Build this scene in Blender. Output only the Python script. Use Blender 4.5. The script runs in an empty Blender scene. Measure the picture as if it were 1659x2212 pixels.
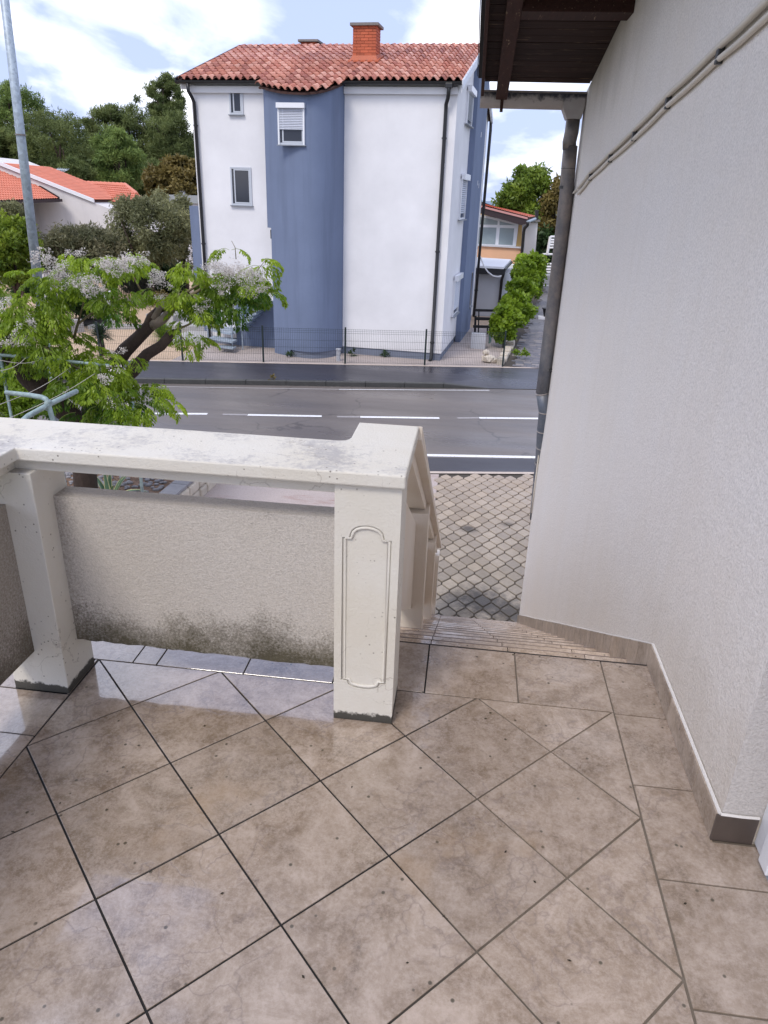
import bpy, bmesh, math, random
import numpy as np
from mathutils import Vector, Matrix
random.seed(7); RNG = np.random.default_rng(11)
SC = bpy.context.scene
COL = SC.collection

# ------------------------------------------------------------------ camera
F, PITCH, ROLL, YAW = 1538.08, 0.415419, 0.035520, 0.1068525
CAM = np.array([1.28607, -1.61983, 1.62448])
VW, VH, CX, CY = 1659.0, 2212.0, 829.5, 1106.0
_cp, _sp = math.cos(PITCH), math.sin(PITCH)
FW = np.array([-math.sin(YAW) * _cp, math.cos(YAW) * _cp, -_sp])
_rt = np.array([math.cos(YAW), math.sin(YAW), 0.0]); _up = np.cross(_rt, FW)
RT = _rt * math.cos(ROLL) + _up * math.sin(ROLL)
UP = -_rt * math.sin(ROLL) + _up * math.cos(ROLL)
cam_data = bpy.data.cameras.new('camera'); cam = bpy.data.objects.new('camera', cam_data); COL.objects.link(cam)
cam_data.sensor_fit = 'VERTICAL'; cam_data.sensor_height = 36.0; cam_data.lens = F / VH * 36.0
cam_data.clip_start = 0.05; cam_data.clip_end = 9000
m4 = Matrix(((RT[0], UP[0], -FW[0], CAM[0]), (RT[1], UP[1], -FW[1], CAM[1]), (RT[2], UP[2], -FW[2], CAM[2]), (0, 0, 0, 1)))
cam.matrix_world = m4
SC.camera = cam

# ------------------------------------------------------------------ world, sun, exposure
SUN_EL, SUN_AZ = math.radians(52), math.radians(205)      # azimuth measured clockwise from +Y
W = bpy.data.worlds.new('World'); SC.world = W; W.use_nodes = True
nt = W.node_tree; nt.nodes.clear()
def wn(t, **k):
    n = nt.nodes.new(t)
    for a, b in k.items(): setattr(n, a, b)
    return n
sky = wn('ShaderNodeTexSky', sky_type='NISHITA', sun_disc=False, sun_elevation=SUN_EL, sun_rotation=SUN_AZ)
sky.air_density = 1.0; sky.dust_density = 1.5; sky.ozone_density = 2.5
tc = wn('ShaderNodeTexCoord')
# flatten the directions a little so that clouds stretch towards the horizon
sep = wn('ShaderNodeSeparateXYZ'); nt.links.new(tc.outputs['Generated'], sep.inputs[0])
mz = wn('ShaderNodeMath', operation='MAXIMUM'); mz.inputs[1].default_value = 0.0; nt.links.new(sep.outputs[2], mz.inputs[0])
az = wn('ShaderNodeMath', operation='ADD'); az.inputs[1].default_value = 0.30; nt.links.new(mz.outputs[0], az.inputs[0])
dx = wn('ShaderNodeMath', operation='DIVIDE'); dy = wn('ShaderNodeMath', operation='DIVIDE')
nt.links.new(sep.outputs[0], dx.inputs[0]); nt.links.new(az.outputs[0], dx.inputs[1])
nt.links.new(sep.outputs[1], dy.inputs[0]); nt.links.new(az.outputs[0], dy.inputs[1])
cmb = wn('ShaderNodeCombineXYZ'); nt.links.new(dx.outputs[0], cmb.inputs[0]); nt.links.new(dy.outputs[0], cmb.inputs[1])
mp = wn('ShaderNodeMapping'); mp.inputs['Location'].default_value = (5.7, 2.3, 0); mp.inputs['Rotation'].default_value = (0, 0, 0.9); mp.inputs['Scale'].default_value = (1.25, 1.0, 1)
nt.links.new(cmb.outputs[0], mp.inputs[0])
n1 = wn('ShaderNodeTexNoise'); n1.inputs['Scale'].default_value = 1.8; n1.inputs['Detail'].default_value = 8; n1.inputs['Roughness'].default_value = 0.52; n1.inputs['Distortion'].default_value = 0.35
nt.links.new(mp.outputs[0], n1.inputs['Vector'])
cr = wn('ShaderNodeValToRGB'); cr.color_ramp.elements[0].position = 0.45; cr.color_ramp.elements[1].position = 0.84
nt.links.new(n1.outputs['Fac'], cr.inputs[0])
veil = wn('ShaderNodeMapRange'); veil.inputs['To Min'].default_value = 0.84; veil.inputs['To Max'].default_value = 0.97
nt.links.new(cr.outputs[0], veil.inputs['Value'])
n2 = wn('ShaderNodeTexNoise'); n2.inputs['Scale'].default_value = 2.6; n2.inputs['Detail'].default_value = 6
nt.links.new(mp.outputs[0], n2.inputs['Vector'])
cc = wn('ShaderNodeMix', data_type='RGBA'); cc.inputs['A'].default_value = (5.0, 5.9, 9.0, 1); cc.inputs['B'].default_value = (23, 22.4, 21.8, 1)
nt.links.new(cr.outputs[0], cc.inputs['Factor'])
mx = wn('ShaderNodeMix', data_type='RGBA'); nt.links.new(veil.outputs[0], mx.inputs['Factor'])
nt.links.new(sky.outputs[0], mx.inputs['A']); nt.links.new(cc.outputs['Result'], mx.inputs['B'])
bg = wn('ShaderNodeBackground'); bg.inputs['Strength'].default_value = 0.10
nt.links.new(mx.outputs['Result'], bg.inputs['Color'])
wo = wn('ShaderNodeOutputWorld'); nt.links.new(bg.outputs[0], wo.inputs[0])

sd = bpy.data.lights.new('sun', 'SUN'); sd.energy = 1.5; sd.angle = math.radians(18); sd.color = (1.0, 0.93, 0.84)
sun = bpy.data.objects.new('sun', sd); COL.objects.link(sun)
sdir = Vector((math.sin(SUN_AZ) * math.cos(SUN_EL), math.cos(SUN_AZ) * math.cos(SUN_EL), math.sin(SUN_EL)))
sun.rotation_euler = sdir.to_track_quat('Z', 'Y').to_euler(); sun.location = (0, 0, 30)
SC.view_settings.view_transform = 'Standard'; SC.view_settings.look = 'None'
SC.view_settings.exposure = 0.46; SC.view_settings.gamma = 1.0
SC.render.engine = 'CYCLES'

# ------------------------------------------------------------------ measuring helpers
def ray(vx, vy): return FW + RT * (vx - CX) / F - UP * (vy - CY) / F
def at(v, P, n):                       # point of the plane (P, n) seen at v
    d = ray(*v); P = np.array(P, float); n = np.array(n, float)
    return CAM + d * ((P - CAM) @ n) / (d @ n)
def atz(v, z): return at(v, (0, 0, z), (0, 0, 1))
def aty(v, y): return at(v, (0, y, 0), (0, 1, 0))
def atx(v, x): return at(v, (x, 0, 0), (1, 0, 0))
def Z(x0, y0, s): return lambda x, y: ((x0 + x * s) / 1.8083, (y0 + y * s) / 1.8083)

# ------------------------------------------------------------------ materials
def srgb(r, g, b):
    f = lambda c: (c / 255 / 12.92) if c / 255 <= 0.04045 else ((c / 255 + 0.055) / 1.055) ** 2.4
    return (f(r), f(g), f(b))
class Mat:
    def __init__(s, name, rough=0.6, spec=0.5, metal=0.0):
        s.m = bpy.data.materials.new(name); s.m.use_nodes = True; s.t = s.m.node_tree
        s.b = s.t.nodes['Principled BSDF']; s.b.inputs['Roughness'].default_value = rough
        s.b.inputs['Metallic'].default_value = metal; s.b.inputs['Specular IOR Level'].default_value = spec
        s.pos = None
    def n(s, t, **k):
        x = s.t.nodes.new(t)
        for a, b in k.items(): setattr(x, a, b)
        return x
    def l(s, a, b): s.t.links.new(a, b)
    def P(s, rand=0.0):
        if rand:
            g = s.n('ShaderNodeNewGeometry'); oi = s.n('ShaderNodeObjectInfo')
            mu = s.n('ShaderNodeMath', operation='MULTIPLY'); mu.inputs[1].default_value = rand; s.l(oi.outputs['Random'], mu.inputs[0])
            va = s.n('ShaderNodeVectorMath', operation='ADD'); s.l(g.outputs['Position'], va.inputs[0]); s.l(mu.outputs[0], va.inputs[1])
            return va.outputs[0]
        if s.pos is None: s.pos = s.n('ShaderNodeNewGeometry').outputs['Position']
        return s.pos
    def noise(s, scale, detail=4, rough=0.55, vec=None, sc3=None, dist=0.0):
        v = vec if vec is not None else s.P()
        if sc3:
            mp = s.n('ShaderNodeMapping'); mp.inputs['Scale'].default_value = sc3; s.l(v, mp.inputs[0]); v = mp.outputs[0]
        x = s.n('ShaderNodeTexNoise'); x.inputs['Scale'].default_value = scale; x.inputs['Detail'].default_value = detail
        x.inputs['Roughness'].default_value = rough; x.inputs['Distortion'].default_value = dist
        s.l(v, x.inputs['Vector']); return x.outputs['Fac']
    def vor(s, scale, vec=None, feature='F1', rnd=1.0):
        x = s.n('ShaderNodeTexVoronoi', feature=feature); x.inputs['Scale'].default_value = scale; x.inputs['Randomness'].default_value = rnd
        s.l(vec if vec is not None else s.P(), x.inputs['Vector']); return x
    def ramp(s, fac, stops, interp='LINEAR'):
        r = s.n('ShaderNodeValToRGB'); r.color_ramp.interpolation = interp
        e = r.color_ramp.elements
        while len(e) > 1: e.remove(e[-1])
        for i, (p, c) in enumerate(stops):
            if isinstance(c, (int, float)): c = (c, c, c)
            if i == 0: e[0].position = p; e[0].color = (*c, 1)
            else: q = e.new(p); q.color = (*c, 1)
        s.l(fac, r.inputs[0]); return r.outputs[0]
    def mix(s, fac, a, b, mode='MIX'):
        x = s.n('ShaderNodeMix', data_type='RGBA', blend_type=mode)
        for v, k in ((fac, 'Factor'), (a, 'A'), (b, 'B')):
            if isinstance(v, (int, float)):
                if k == 'Factor': x.inputs[k].default_value = v
                else: x.inputs[k].default_value = (v, v, v, 1)
            elif isinstance(v, tuple): x.inputs[k].default_value = (*v, 1)
            else: s.l(v, x.inputs[k])
        return x.outputs['Result']
    def math(s, op, a, b=None, clamp=False):
        x = s.n('ShaderNodeMath', operation=op, use_clamp=clamp)
        for i, v in enumerate((a, b)):
            if v is None: continue
            if isinstance(v, (int, float)): x.inputs[i].default_value = v
            else: s.l(v, x.inputs[i])
        return x.outputs[0]
    def mr(s, v, a, b, c=0.0, d=1.0):
        x = s.n('ShaderNodeMapRange'); x.inputs['From Min'].default_value = a; x.inputs['From Max'].default_value = b
        x.inputs['To Min'].default_value = c; x.inputs['To Max'].default_value = d; s.l(v, x.inputs['Value']); return x.outputs[0]
    def xyz(s, i):
        x = s.n('ShaderNodeSeparateXYZ'); s.l(s.P(), x.inputs[0]); return x.outputs[i]
    def rand(s): return s.n('ShaderNodeObjectInfo').outputs['Random']
    def col(s, c):
        if isinstance(c, tuple): s.b.inputs['Base Color'].default_value = (*c, 1)
        else: s.l(c, s.b.inputs['Base Color'])
        return s
    def rough(s, r): s.l(r, s.b.inputs['Roughness']); return s
    def bump(s, h, dist=0.002, strength=1.0):
        b = s.n('ShaderNodeBump'); b.inputs['Distance'].default_value = dist; b.inputs['Strength'].default_value = strength
        s.l(h, b.inputs['Height']); s.l(b.outputs[0], s.b.inputs['Normal']); return s
    def vary(s, c, amt=0.15):
        v = s.mr(s.rand(), 0, 1, 1 - amt, 1 + amt); h = s.n('ShaderNodeHueSaturation'); s.l(v, h.inputs['Value'])
        if isinstance(c, tuple): h.inputs['Color'].default_value = (*c, 1)
        else: s.l(c, h.inputs['Color'])
        return h.outputs[0]

def simple(name, c, rough=0.6, var=0.12, scale=6.0, bump=0.0, bscale=60.0, metal=0.0, objvar=0.0, spec=0.5):
    m = Mat(name, rough, metal=metal, spec=spec)
    k = m.mix(m.noise(scale, 6, 0.6), tuple(x * (1 - var) for x in c), tuple(min(1, x * (1 + var)) for x in c))
    if objvar: k = m.vary(k, objvar)
    m.col(k)
    if bump: m.bump(m.noise(bscale, 4, 0.6), bump)
    return m.m

# terrace tile: worn beige-lilac stoneware, wet
def tile_mat(name, wet=True, tint=(1, 1, 1)):
    m = Mat(name, 0.35); m.b.inputs['IOR'].default_value = 1.62; m.b.inputs['Specular IOR Level'].default_value = 0.7
    pv = m.P(rand=17.0)
    a = m.noise(6, 11, 0.74, pv, dist=0.6)
    b = m.math('ADD', m.math('MULTIPLY', m.noise(24, 8, 0.85, pv), 0.6), m.math('MULTIPLY', m.noise(95, 5, 0.8, pv), 0.4))
    T = lambda c: tuple(x * t for x, t in zip(c, tint))
    c1 = m.ramp(a, [(0.30, T((0.125, 0.088, 0.055))), (0.43, T((0.215, 0.162, 0.112))), (0.55, T((0.300, 0.238, 0.178))), (0.70, T((0.43, 0.36, 0.295)))])
    c2 = m.mix(m.ramp(b, [(0.44, 0.0), (0.57, 0.85)]), c1, m.mix(0.5, c1, T((0.52, 0.45, 0.385))))
    # crack-like relief lines of the cast stone
    wv = m.n('ShaderNodeVectorMath', operation='ADD'); nn = m.n('ShaderNodeTexNoise'); nn.inputs['Scale'].default_value = 4; nn.inputs['Detail'].default_value = 6
    m.l(pv, nn.inputs['Vector']); m.l(nn.outputs['Color'], wv.inputs[0]); m.l(pv, wv.inputs[1])
    ed = m.vor(4.2, wv.outputs[0], 'DISTANCE_TO_EDGE')
    line = m.ramp(ed.outputs['Distance'], [(0.0, 1.0), (0.014, 0.5), (0.05, 0.0)])
    msk = m.ramp(m.noise(3.1, 3, vec=pv), [(0.44, 0.0), (0.54, 1.0)])
    ln = m.math('MULTIPLY', line, msk)
    c3 = m.mix(m.math('MULTIPLY', ln, 0.5), c2, T((0.15, 0.115, 0.10)))
    # algae specks
    v2 = m.vor(19, m.P()); vr = m.ramp(v2.outputs['Distance'], [(0.0, 1.0), (0.07, 0.9), (0.11, 0.0)])
    sel = m.ramp(m.noise(2.6, 3), [(0.38, 0.0), (0.46, 1.0)])
    sx = m.n('ShaderNodeSeparateColor'); m.l(v2.outputs['Color'], sx.inputs[0])
    pick = m.ramp(sx.outputs[0], [(0.25, 0.0), (0.28, 1.0)])
    sp = m.math('MULTIPLY', m.math('MULTIPLY', vr, sel), pick)
    c4 = m.mix(m.math('MULTIPLY', sp, 0.9), c3, (0.045, 0.036, 0.018))
    # yellowish soil marks
    yl = m.math('MULTIPLY', m.ramp(m.noise(2.2, 4, 0.6), [(0.60, 0.0), (0.74, 1.0)]), 0.45)
    c5 = m.mix(yl, c4, T((0.33, 0.22, 0.11)))
    c5 = m.vary(c5, 0.08)
    m.col(c5)
    if wet:
        w = m.noise(2.4, 5, 0.6)
        y = m.xyz(1)
        wy = m.mr(y, -0.5, 0.2, 0.0, 0.30)
        xm = m.mr(m.math('ADD', m.xyz(0), m.math('MULTIPLY', m.noise(3.0, 4), 0.5)), 0.95, 1.45, 0.0, -0.32)
        ww = m.math('ADD', m.math('ADD', w, wy), xm)
        r = m.ramp(ww, [(0.40, 0.36), (0.52, 0.20), (0.64, 0.05)])
        m.rough(r); m.l(m.ramp(ww, [(0.46, 0.0), (0.60, 1.0)]), m.b.inputs['Coat Weight']); m.b.inputs['Coat Roughness'].default_value = 0.03; m.b.inputs['Coat IOR'].default_value = 1.85
        hb = m.math('ADD', m.math('MULTIPLY', b, 0.35), m.math('MULTIPLY', a, 1.0))
        hb = m.math('SUBTRACT', hb, m.math('MULTIPLY', ln, 0.35))
        m.bump(hb, 0.0016, 0.45)
    else:
        m.b.inputs['Roughness'].default_value = 0.42
        m.bump(a, 0.002, 0.5)
    return m.m
M_TILE = tile_mat('wet stoneware tile', tint=(1.07, 1.04, 1.06))
M_STAIR = tile_mat('stair tile', tint=(1.55, 1.5, 1.5))
M_SKIRT = tile_mat('skirting tile', wet=False, tint=(1.12, 1.10, 1.10))
def m_grout():
    m = Mat('tile grout', 0.8)
    x = m.xyz(0); f = m.math('ADD', m.mr(x, 1.0, 1.75), m.math('MULTIPLY', m.math('SUBTRACT', m.noise(2.0, 3), 0.5), 0.8))
    m.col(m.mix(m.ramp(f, [(0.35, 0.0), (0.75, 1.0)]), (0.012, 0.012, 0.012), m.mix(m.noise(30, 3), (0.10, 0.08, 0.06), (0.20, 0.165, 0.13))))
    return m.m
M_GROUT = m_grout()
M_MORTAR = simple('white joint mortar', (0.74, 0.71, 0.68), 0.8, 0.1, 60, 0.002, 200)

# rough-cast plaster of the house wall
def splash(m, k):
    z = m.xyz(2); n = m.noise(3.0, 6, 0.7); d = m.math('ADD', m.mr(z, 0.09, 0.55, 0.9, 0.0), m.math('MULTIPLY', m.math('SUBTRACT', n, 0.5), 1.2))
    f = m.math('MULTIPLY', m.ramp(d, [(0.3, 0.0), (0.9, 0.38)]), m.mr(m.xyz(1), 0.2, 1.1, 1.0, 0.0))
    k = m.mix(f, k, (0.46, 0.38, 0.28))
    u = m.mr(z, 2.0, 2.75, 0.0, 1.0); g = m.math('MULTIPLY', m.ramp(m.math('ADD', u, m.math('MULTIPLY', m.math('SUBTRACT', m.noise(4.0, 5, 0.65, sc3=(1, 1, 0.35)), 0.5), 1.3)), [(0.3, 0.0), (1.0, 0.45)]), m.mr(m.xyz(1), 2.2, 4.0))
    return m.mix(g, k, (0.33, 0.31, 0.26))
def m_stucco(name, c, grain=140, streak=True, stain=None, b=0.004):
    m = Mat(name, 0.9, spec=0.25)
    g = m.noise(grain, 3, 0.75); big = m.noise(1.3, 5, 0.6)
    k = m.mix(m.ramp(g, [(0.34, 0.0), (0.62, 1.0)]), tuple(x * 0.80 for x in c), tuple(min(1, x * 1.07) for x in c))
    k = m.mix(m.ramp(big, [(0.35, 0.0), (0.7, 1.0)]), k, m.mix(0.35, k, tuple(x * y for x, y in zip(c, (0.93, 0.88, 0.80)))))
    if streak:
        st = m.noise(3.0, 4, 0.6, sc3=(3.0, 3.0, 0.18))
        k = m.mix(m.math('MULTIPLY', m.ramp(st, [(0.5, 0.0), (0.75, 1.0)]), 0.14), k, tuple(x * y for x, y in zip(c, (0.74, 0.70, 0.62))))
    if stain: k = stain(m, k)
    m.col(k)
    h = m.math('ADD', m.math('MULTIPLY', g, 1.0), m.math('MULTIPLY', m.noise(grain * 0.35, 2), 0.7))
    m.bump(h, b, 1.0); return m.m
M_WALL = m_stucco('rough cast wall', (0.78, 0.735, 0.69), 120, stain=splash, b=0.0045)
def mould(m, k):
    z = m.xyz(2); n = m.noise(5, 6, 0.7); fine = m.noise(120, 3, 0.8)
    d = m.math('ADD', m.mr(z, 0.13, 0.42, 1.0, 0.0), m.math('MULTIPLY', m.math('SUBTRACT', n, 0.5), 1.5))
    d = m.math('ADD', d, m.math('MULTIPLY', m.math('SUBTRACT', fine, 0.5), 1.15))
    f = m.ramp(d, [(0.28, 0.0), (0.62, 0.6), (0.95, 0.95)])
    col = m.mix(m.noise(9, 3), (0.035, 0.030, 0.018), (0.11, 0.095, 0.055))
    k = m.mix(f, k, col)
    # browner towards the corner post
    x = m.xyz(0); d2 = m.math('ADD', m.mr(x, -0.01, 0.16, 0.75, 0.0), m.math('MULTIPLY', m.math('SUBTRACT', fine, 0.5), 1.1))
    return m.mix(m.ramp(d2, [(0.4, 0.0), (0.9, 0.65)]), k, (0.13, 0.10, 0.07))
M_PANEL = m_stucco('balustrade rough cast', (0.57, 0.53, 0.485), 190, False, mould, 0.0035)
def m_paintc(name, c, dirt=True):
    m = Mat(name, 0.65, spec=0.35)
    n = m.noise(2.2, 6, 0.65); f = m.noise(45, 5, 0.75)
    k = m.mix(m.ramp(n, [(0.35, 0.0), (0.7, 1.0)]), c, tuple(x * y for x, y in zip(c, (0.93, 0.90, 0.84))))
    if dirt:
        # black pitting and mildew where water stands: on tops, and on the lowest centimetres
        geo = m.n('ShaderNodeNewGeometry'); sn = m.n('ShaderNodeSeparateXYZ'); m.l(geo.outputs['Normal'], sn.inputs[0])
        top = m.ramp(sn.outputs[2], [(0.6, 0.0), (0.9, 1.0)])
        sm = m.ramp(m.math('ADD', m.math('MULTIPLY', m.noise(4, 4, 0.6), 0.55), m.math('MULTIPLY', f, 0.45)), [(0.50, 0.0), (0.62, 1.0)])
        k = m.mix(m.math('MULTIPLY', m.math('MULTIPLY', sm, top), 0.62), k, (0.30, 0.29, 0.31))
        z = m.xyz(2); zz = m.math('ADD', m.mr(z, 0.008, 0.055, 1.35, 0.0), m.math('MULTIPLY', m.math('SUBTRACT', m.noise(28, 5, 0.7), 0.5), 1.6))
        low = m.math('MULTIPLY', m.ramp(zz, [(0.5, 0.0), (0.72, 1.0)]), m.ramp(z, [(0.0, 1.0), (1.0, 0.0)]))
        zlo = m.math('MULTIPLY', low, m.math('GREATER_THAN', z, -0.01))
        k = m.mix(m.math('MULTIPLY', zlo, 0.95), k, (0.022, 0.02, 0.016))
        v = m.vor(44); sp = m.ramp(v.outputs['Distance'], [(0.0, 1.0), (0.10, 0.9), (0.16, 0.0)])
        sc_ = m.n('ShaderNodeSeparateColor'); m.l(v.outputs['Color'], sc_.inputs[0])
        sel = m.math('MULTIPLY', m.ramp(m.noise(5, 3), [(0.46, 0.0), (0.56, 1.0)]), m.ramp(sc_.outputs[1], [(0.42, 0.0), (0.45, 1.0)]))
        k = m.mix(m.math('MULTIPLY', m.math('MULTIPLY', sp, sel), 0.8), k, (0.08, 0.06, 0.04))
        # hairline cracks
        wv = m.n('ShaderNodeVectorMath', operation='ADD'); nn = m.n('ShaderNodeTexNoise'); nn.inputs['Scale'].default_value = 7; nn.inputs['Detail'].default_value = 6
        sc2 = m.n('ShaderNodeVectorMath', operation='SCALE'); sc2.inputs['Scale'].default_value = 0.25
        m.l(m.P(), nn.inputs['Vector']); m.l(nn.outputs['Color'], sc2.inputs[0]); m.l(sc2.outputs[0], wv.inputs[0]); m.l(m.P(), wv.inputs[1])
        ed = m.vor(4.3, wv.outputs[0], 'DISTANCE_TO_EDGE')
        cl = m.math('MULTIPLY', m.ramp(ed.outputs['Distance'], [(0.0, 1.0), (0.004, 0.9), (0.009, 0.0)]), m.ramp(m.noise(2.7, 2), [(0.52, 0.0), (0.56, 1.0)]))
        k = m.mix(m.math('MULTIPLY', cl, 0.4), k, (0.24, 0.20, 0.16))
    m.col(k); m.bump(m.math('ADD', f, m.noise(160, 3)), 0.0018, 0.8); return m.m
M_CREAM = m_paintc('cream painted concrete', (0.68, 0.655, 0.60))
M_CREAM2 = m_paintc('cream stair rail paint', (0.76, 0.69, 0.61), False)

def m_facade(name, c, streak=0.2, b=0.003):
    m = Mat(name, 0.85, spec=0.25)
    n = m.noise(0.9, 6, 0.6); st = m.noise(1.6, 5, 0.6, sc3=(1.6, 1.6, 0.12))
    k = m.mix(m.ramp(n, [(0.3, 0.0), (0.7, 1.0)]), tuple(x * 0.92 for x in c), tuple(min(1, x * 1.05) for x in c))
    zz = m.xyz(2); dd = m.math('ADD', m.mr(zz, -2.7, -1.7, 0.75, 0.0), m.math('MULTIPLY', m.math('SUBTRACT', m.noise(2.2, 6, 0.7), 0.5), 0.9))
    k = m.mix(m.math('MULTIPLY', m.ramp(dd, [(0.3, 0.0), (0.9, 1.0)]), 0.35), k, tuple(x * 0.55 for x in c))
    k = m.mix(m.math('MULTIPLY', m.ramp(st, [(0.5, 0.0), (0.72, 1.0)]), streak), k, tuple(x * 0.72 for x in c))
    m.col(k); m.bump(m.noise(55, 4), b, 0.6); return m.m
M_FWHITE = m_facade('white facade render', (0.76, 0.755, 0.77), 0.06)
M_FBLUE = m_facade('slate blue facade render', (0.165, 0.205, 0.305), 0.6)
M_PLINTH = m_facade('blue grey plinth', (0.20, 0.225, 0.29), 0.5)
M_BLACKMET = simple('black metal', (0.014, 0.014, 0.016), 0.38, 0.2)
M_GREYFR = simple('grey window frame', (0.50, 0.53, 0.58), 0.4, 0.05)
M_WHITEPVC = simple('white pvc', (0.76, 0.77, 0.80), 0.35, 0.03)
M_SLAT = simple('pale shutter slat', (0.55, 0.58, 0.66), 0.45, 0.05)
M_SILL = simple('grey stone sill', (0.25, 0.27, 0.30), 0.6)
def m_glass(name, c, r=0.06):
    m = Mat(name, r); m.col(m.mix(m.noise(1.2, 3), tuple(x * 0.6 for x in c), c)); return m.m
M_GLASS = m_glass('dark window glass', (0.035, 0.04, 0.055))
M_GLASSL = m_glass('blind behind glass', (0.36, 0.43, 0.45), 0.12)
def m_rooft(name, cols, dark=0.5, ns=1.2):
    m = Mat(name, 0.55, spec=0.4)
    r = m.rand(); k = m.ramp(r, [(i / (len(cols) - 1), c) for i, c in enumerate(cols)])
    n = m.noise(ns, 6, 0.65); k = m.mix(m.math('MULTIPLY', m.ramp(n, [(0.45, 0.0), (0.7, 1.0)]), dark), k, (0.13, 0.045, 0.03))
    s = m.noise(14, 4, 0.7); k = m.mix(m.math('MULTIPLY', m.ramp(s, [(0.55, 0.0), (0.75, 1.0)]), 0.3), k, (0.55, 0.40, 0.36))
    m.col(k); m.bump(m.noise(40, 4), 0.004); return m.m
M_ROOF = m_rooft('terracotta barrel tile', [(0.42, 0.15, 0.10), (0.52, 0.22, 0.155), (0.66, 0.36, 0.285), (0.46, 0.17, 0.12), (0.32, 0.115, 0.09), (0.60, 0.28, 0.205)], 0.35)
M_ROOF2 = simple('orange clay roof', (0.60, 0.20, 0.125), 0.6, 0.25, 1.5)
M_ROOFD = simple('roof underlay', (0.05, 0.02, 0.015), 0.8)
M_BRICK = Mat('red chimney brick', 0.75)
M_BRICK.col(M_BRICK.vary(M_BRICK.mix(M_BRICK.noise(6, 5), (0.36, 0.075, 0.03), (0.50, 0.13, 0.06)), 0.22)); M_BRICK.bump(M_BRICK.noise(50, 4), 0.003)
M_BRICK = M_BRICK.m
M_BRMORT = simple('brick mortar', (0.27, 0.08, 0.045), 0.9)
M_LEAD = simple('orange flashing', (0.42, 0.10, 0.04), 0.6)
M_CAPST = simple('concrete cap', (0.19, 0.18, 0.17), 0.85, 0.3, 8)

def m_asph(name, c, wet0=0.12, wet1=0.45, tint=None, ws=0.45):
    m = Mat(name, 0.4)
    g = m.noise(70, 3, 0.8); n = m.noise(ws, 6, 0.6, sc3=(0.35, 1.4, 1))
    k = m.mix(g, tuple(x * 0.55 for x in c), tuple(x * 1.5 for x in c))
    k = m.mix(m.ramp(m.noise(0.8, 5, 0.6, sc3=(0.3, 1.5, 1)), [(0.4, 0.0), (0.7, 0.55)]), k, tint or tuple(x * 1.5 for x in c))
    if tint and c[0] > 0.1:
        wv = m.n('ShaderNodeVectorMath', operation='ADD'); nn = m.n('ShaderNodeTexNoise'); nn.inputs['Scale'].default_value = 1.5; nn.inputs['Detail'].default_value = 6
        m.l(m.P(), nn.inputs['Vector']); m.l(nn.outputs['Color'], wv.inputs[0]); m.l(m.P(), wv.inputs[1])
        ed = m.vor(0.35, wv.outputs[0], 'DISTANCE_TO_EDGE'); ck = m.math('MULTIPLY', m.ramp(ed.outputs['Distance'], [(0.0, 1.0), (0.006, 0.8), (0.012, 0.0)]), m.ramp(m.noise(0.6, 2), [(0.45, 0.0), (0.55, 1.0)]))
        k = m.mix(m.math('MULTIPLY', ck, 0.6), k, (0.04, 0.036, 0.034))
        tr_ = m.ramp(m.noise(0.5, 3, 0.5, sc3=(0.05, 2.2, 1)), [(0.42, 0.0), (0.62, 0.45)]); k = m.mix(tr_, k, tuple(x * 0.62 for x in c))
    v = m.vor(9); s = m.math('MULTIPLY', m.ramp(v.outputs['Distance'], [(0.0, 1.0), (0.10, 0.0)]), m.ramp(m.noise(6, 3), [(0.5, 0.0), (0.6, 1.0)]))
    k = m.mix(m.math('MULTIPLY', s, 0.5), k, (0.4, 0.38, 0.37))
    m.col(k); m.rough(m.ramp(n, [(0.35, wet0), (0.65, wet1)])); m.bump(g, 0.004, 0.35); return m.m
M_ROAD = m_asph('wet road asphalt', (0.14, 0.122, 0.113), 0.24, 0.6, (0.20, 0.17, 0.15))
M_WALKA = m_asph('wet pavement asphalt', (0.038, 0.036, 0.044), 0.24, 0.5, (0.06, 0.055, 0.065))
M_PAINT = Mat('road paint', 0.5); M_PAINT.col(M_PAINT.mix(M_PAINT.ramp(M_PAINT.noise(22, 5, 0.75), [(0.56, 0.0), (0.66, 0.8)]), (0.76, 0.76, 0.77), (0.22, 0.20, 0.19))); M_PAINT = M_PAINT.m
M_KERB = simple('dark wet kerb', (0.05, 0.05, 0.048), 0.5, 0.4, 5, 0.004)
M_KERBL = simple('pale kerb edge', (0.50, 0.42, 0.36), 0.7, 0.25, 6, 0.003)
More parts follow.
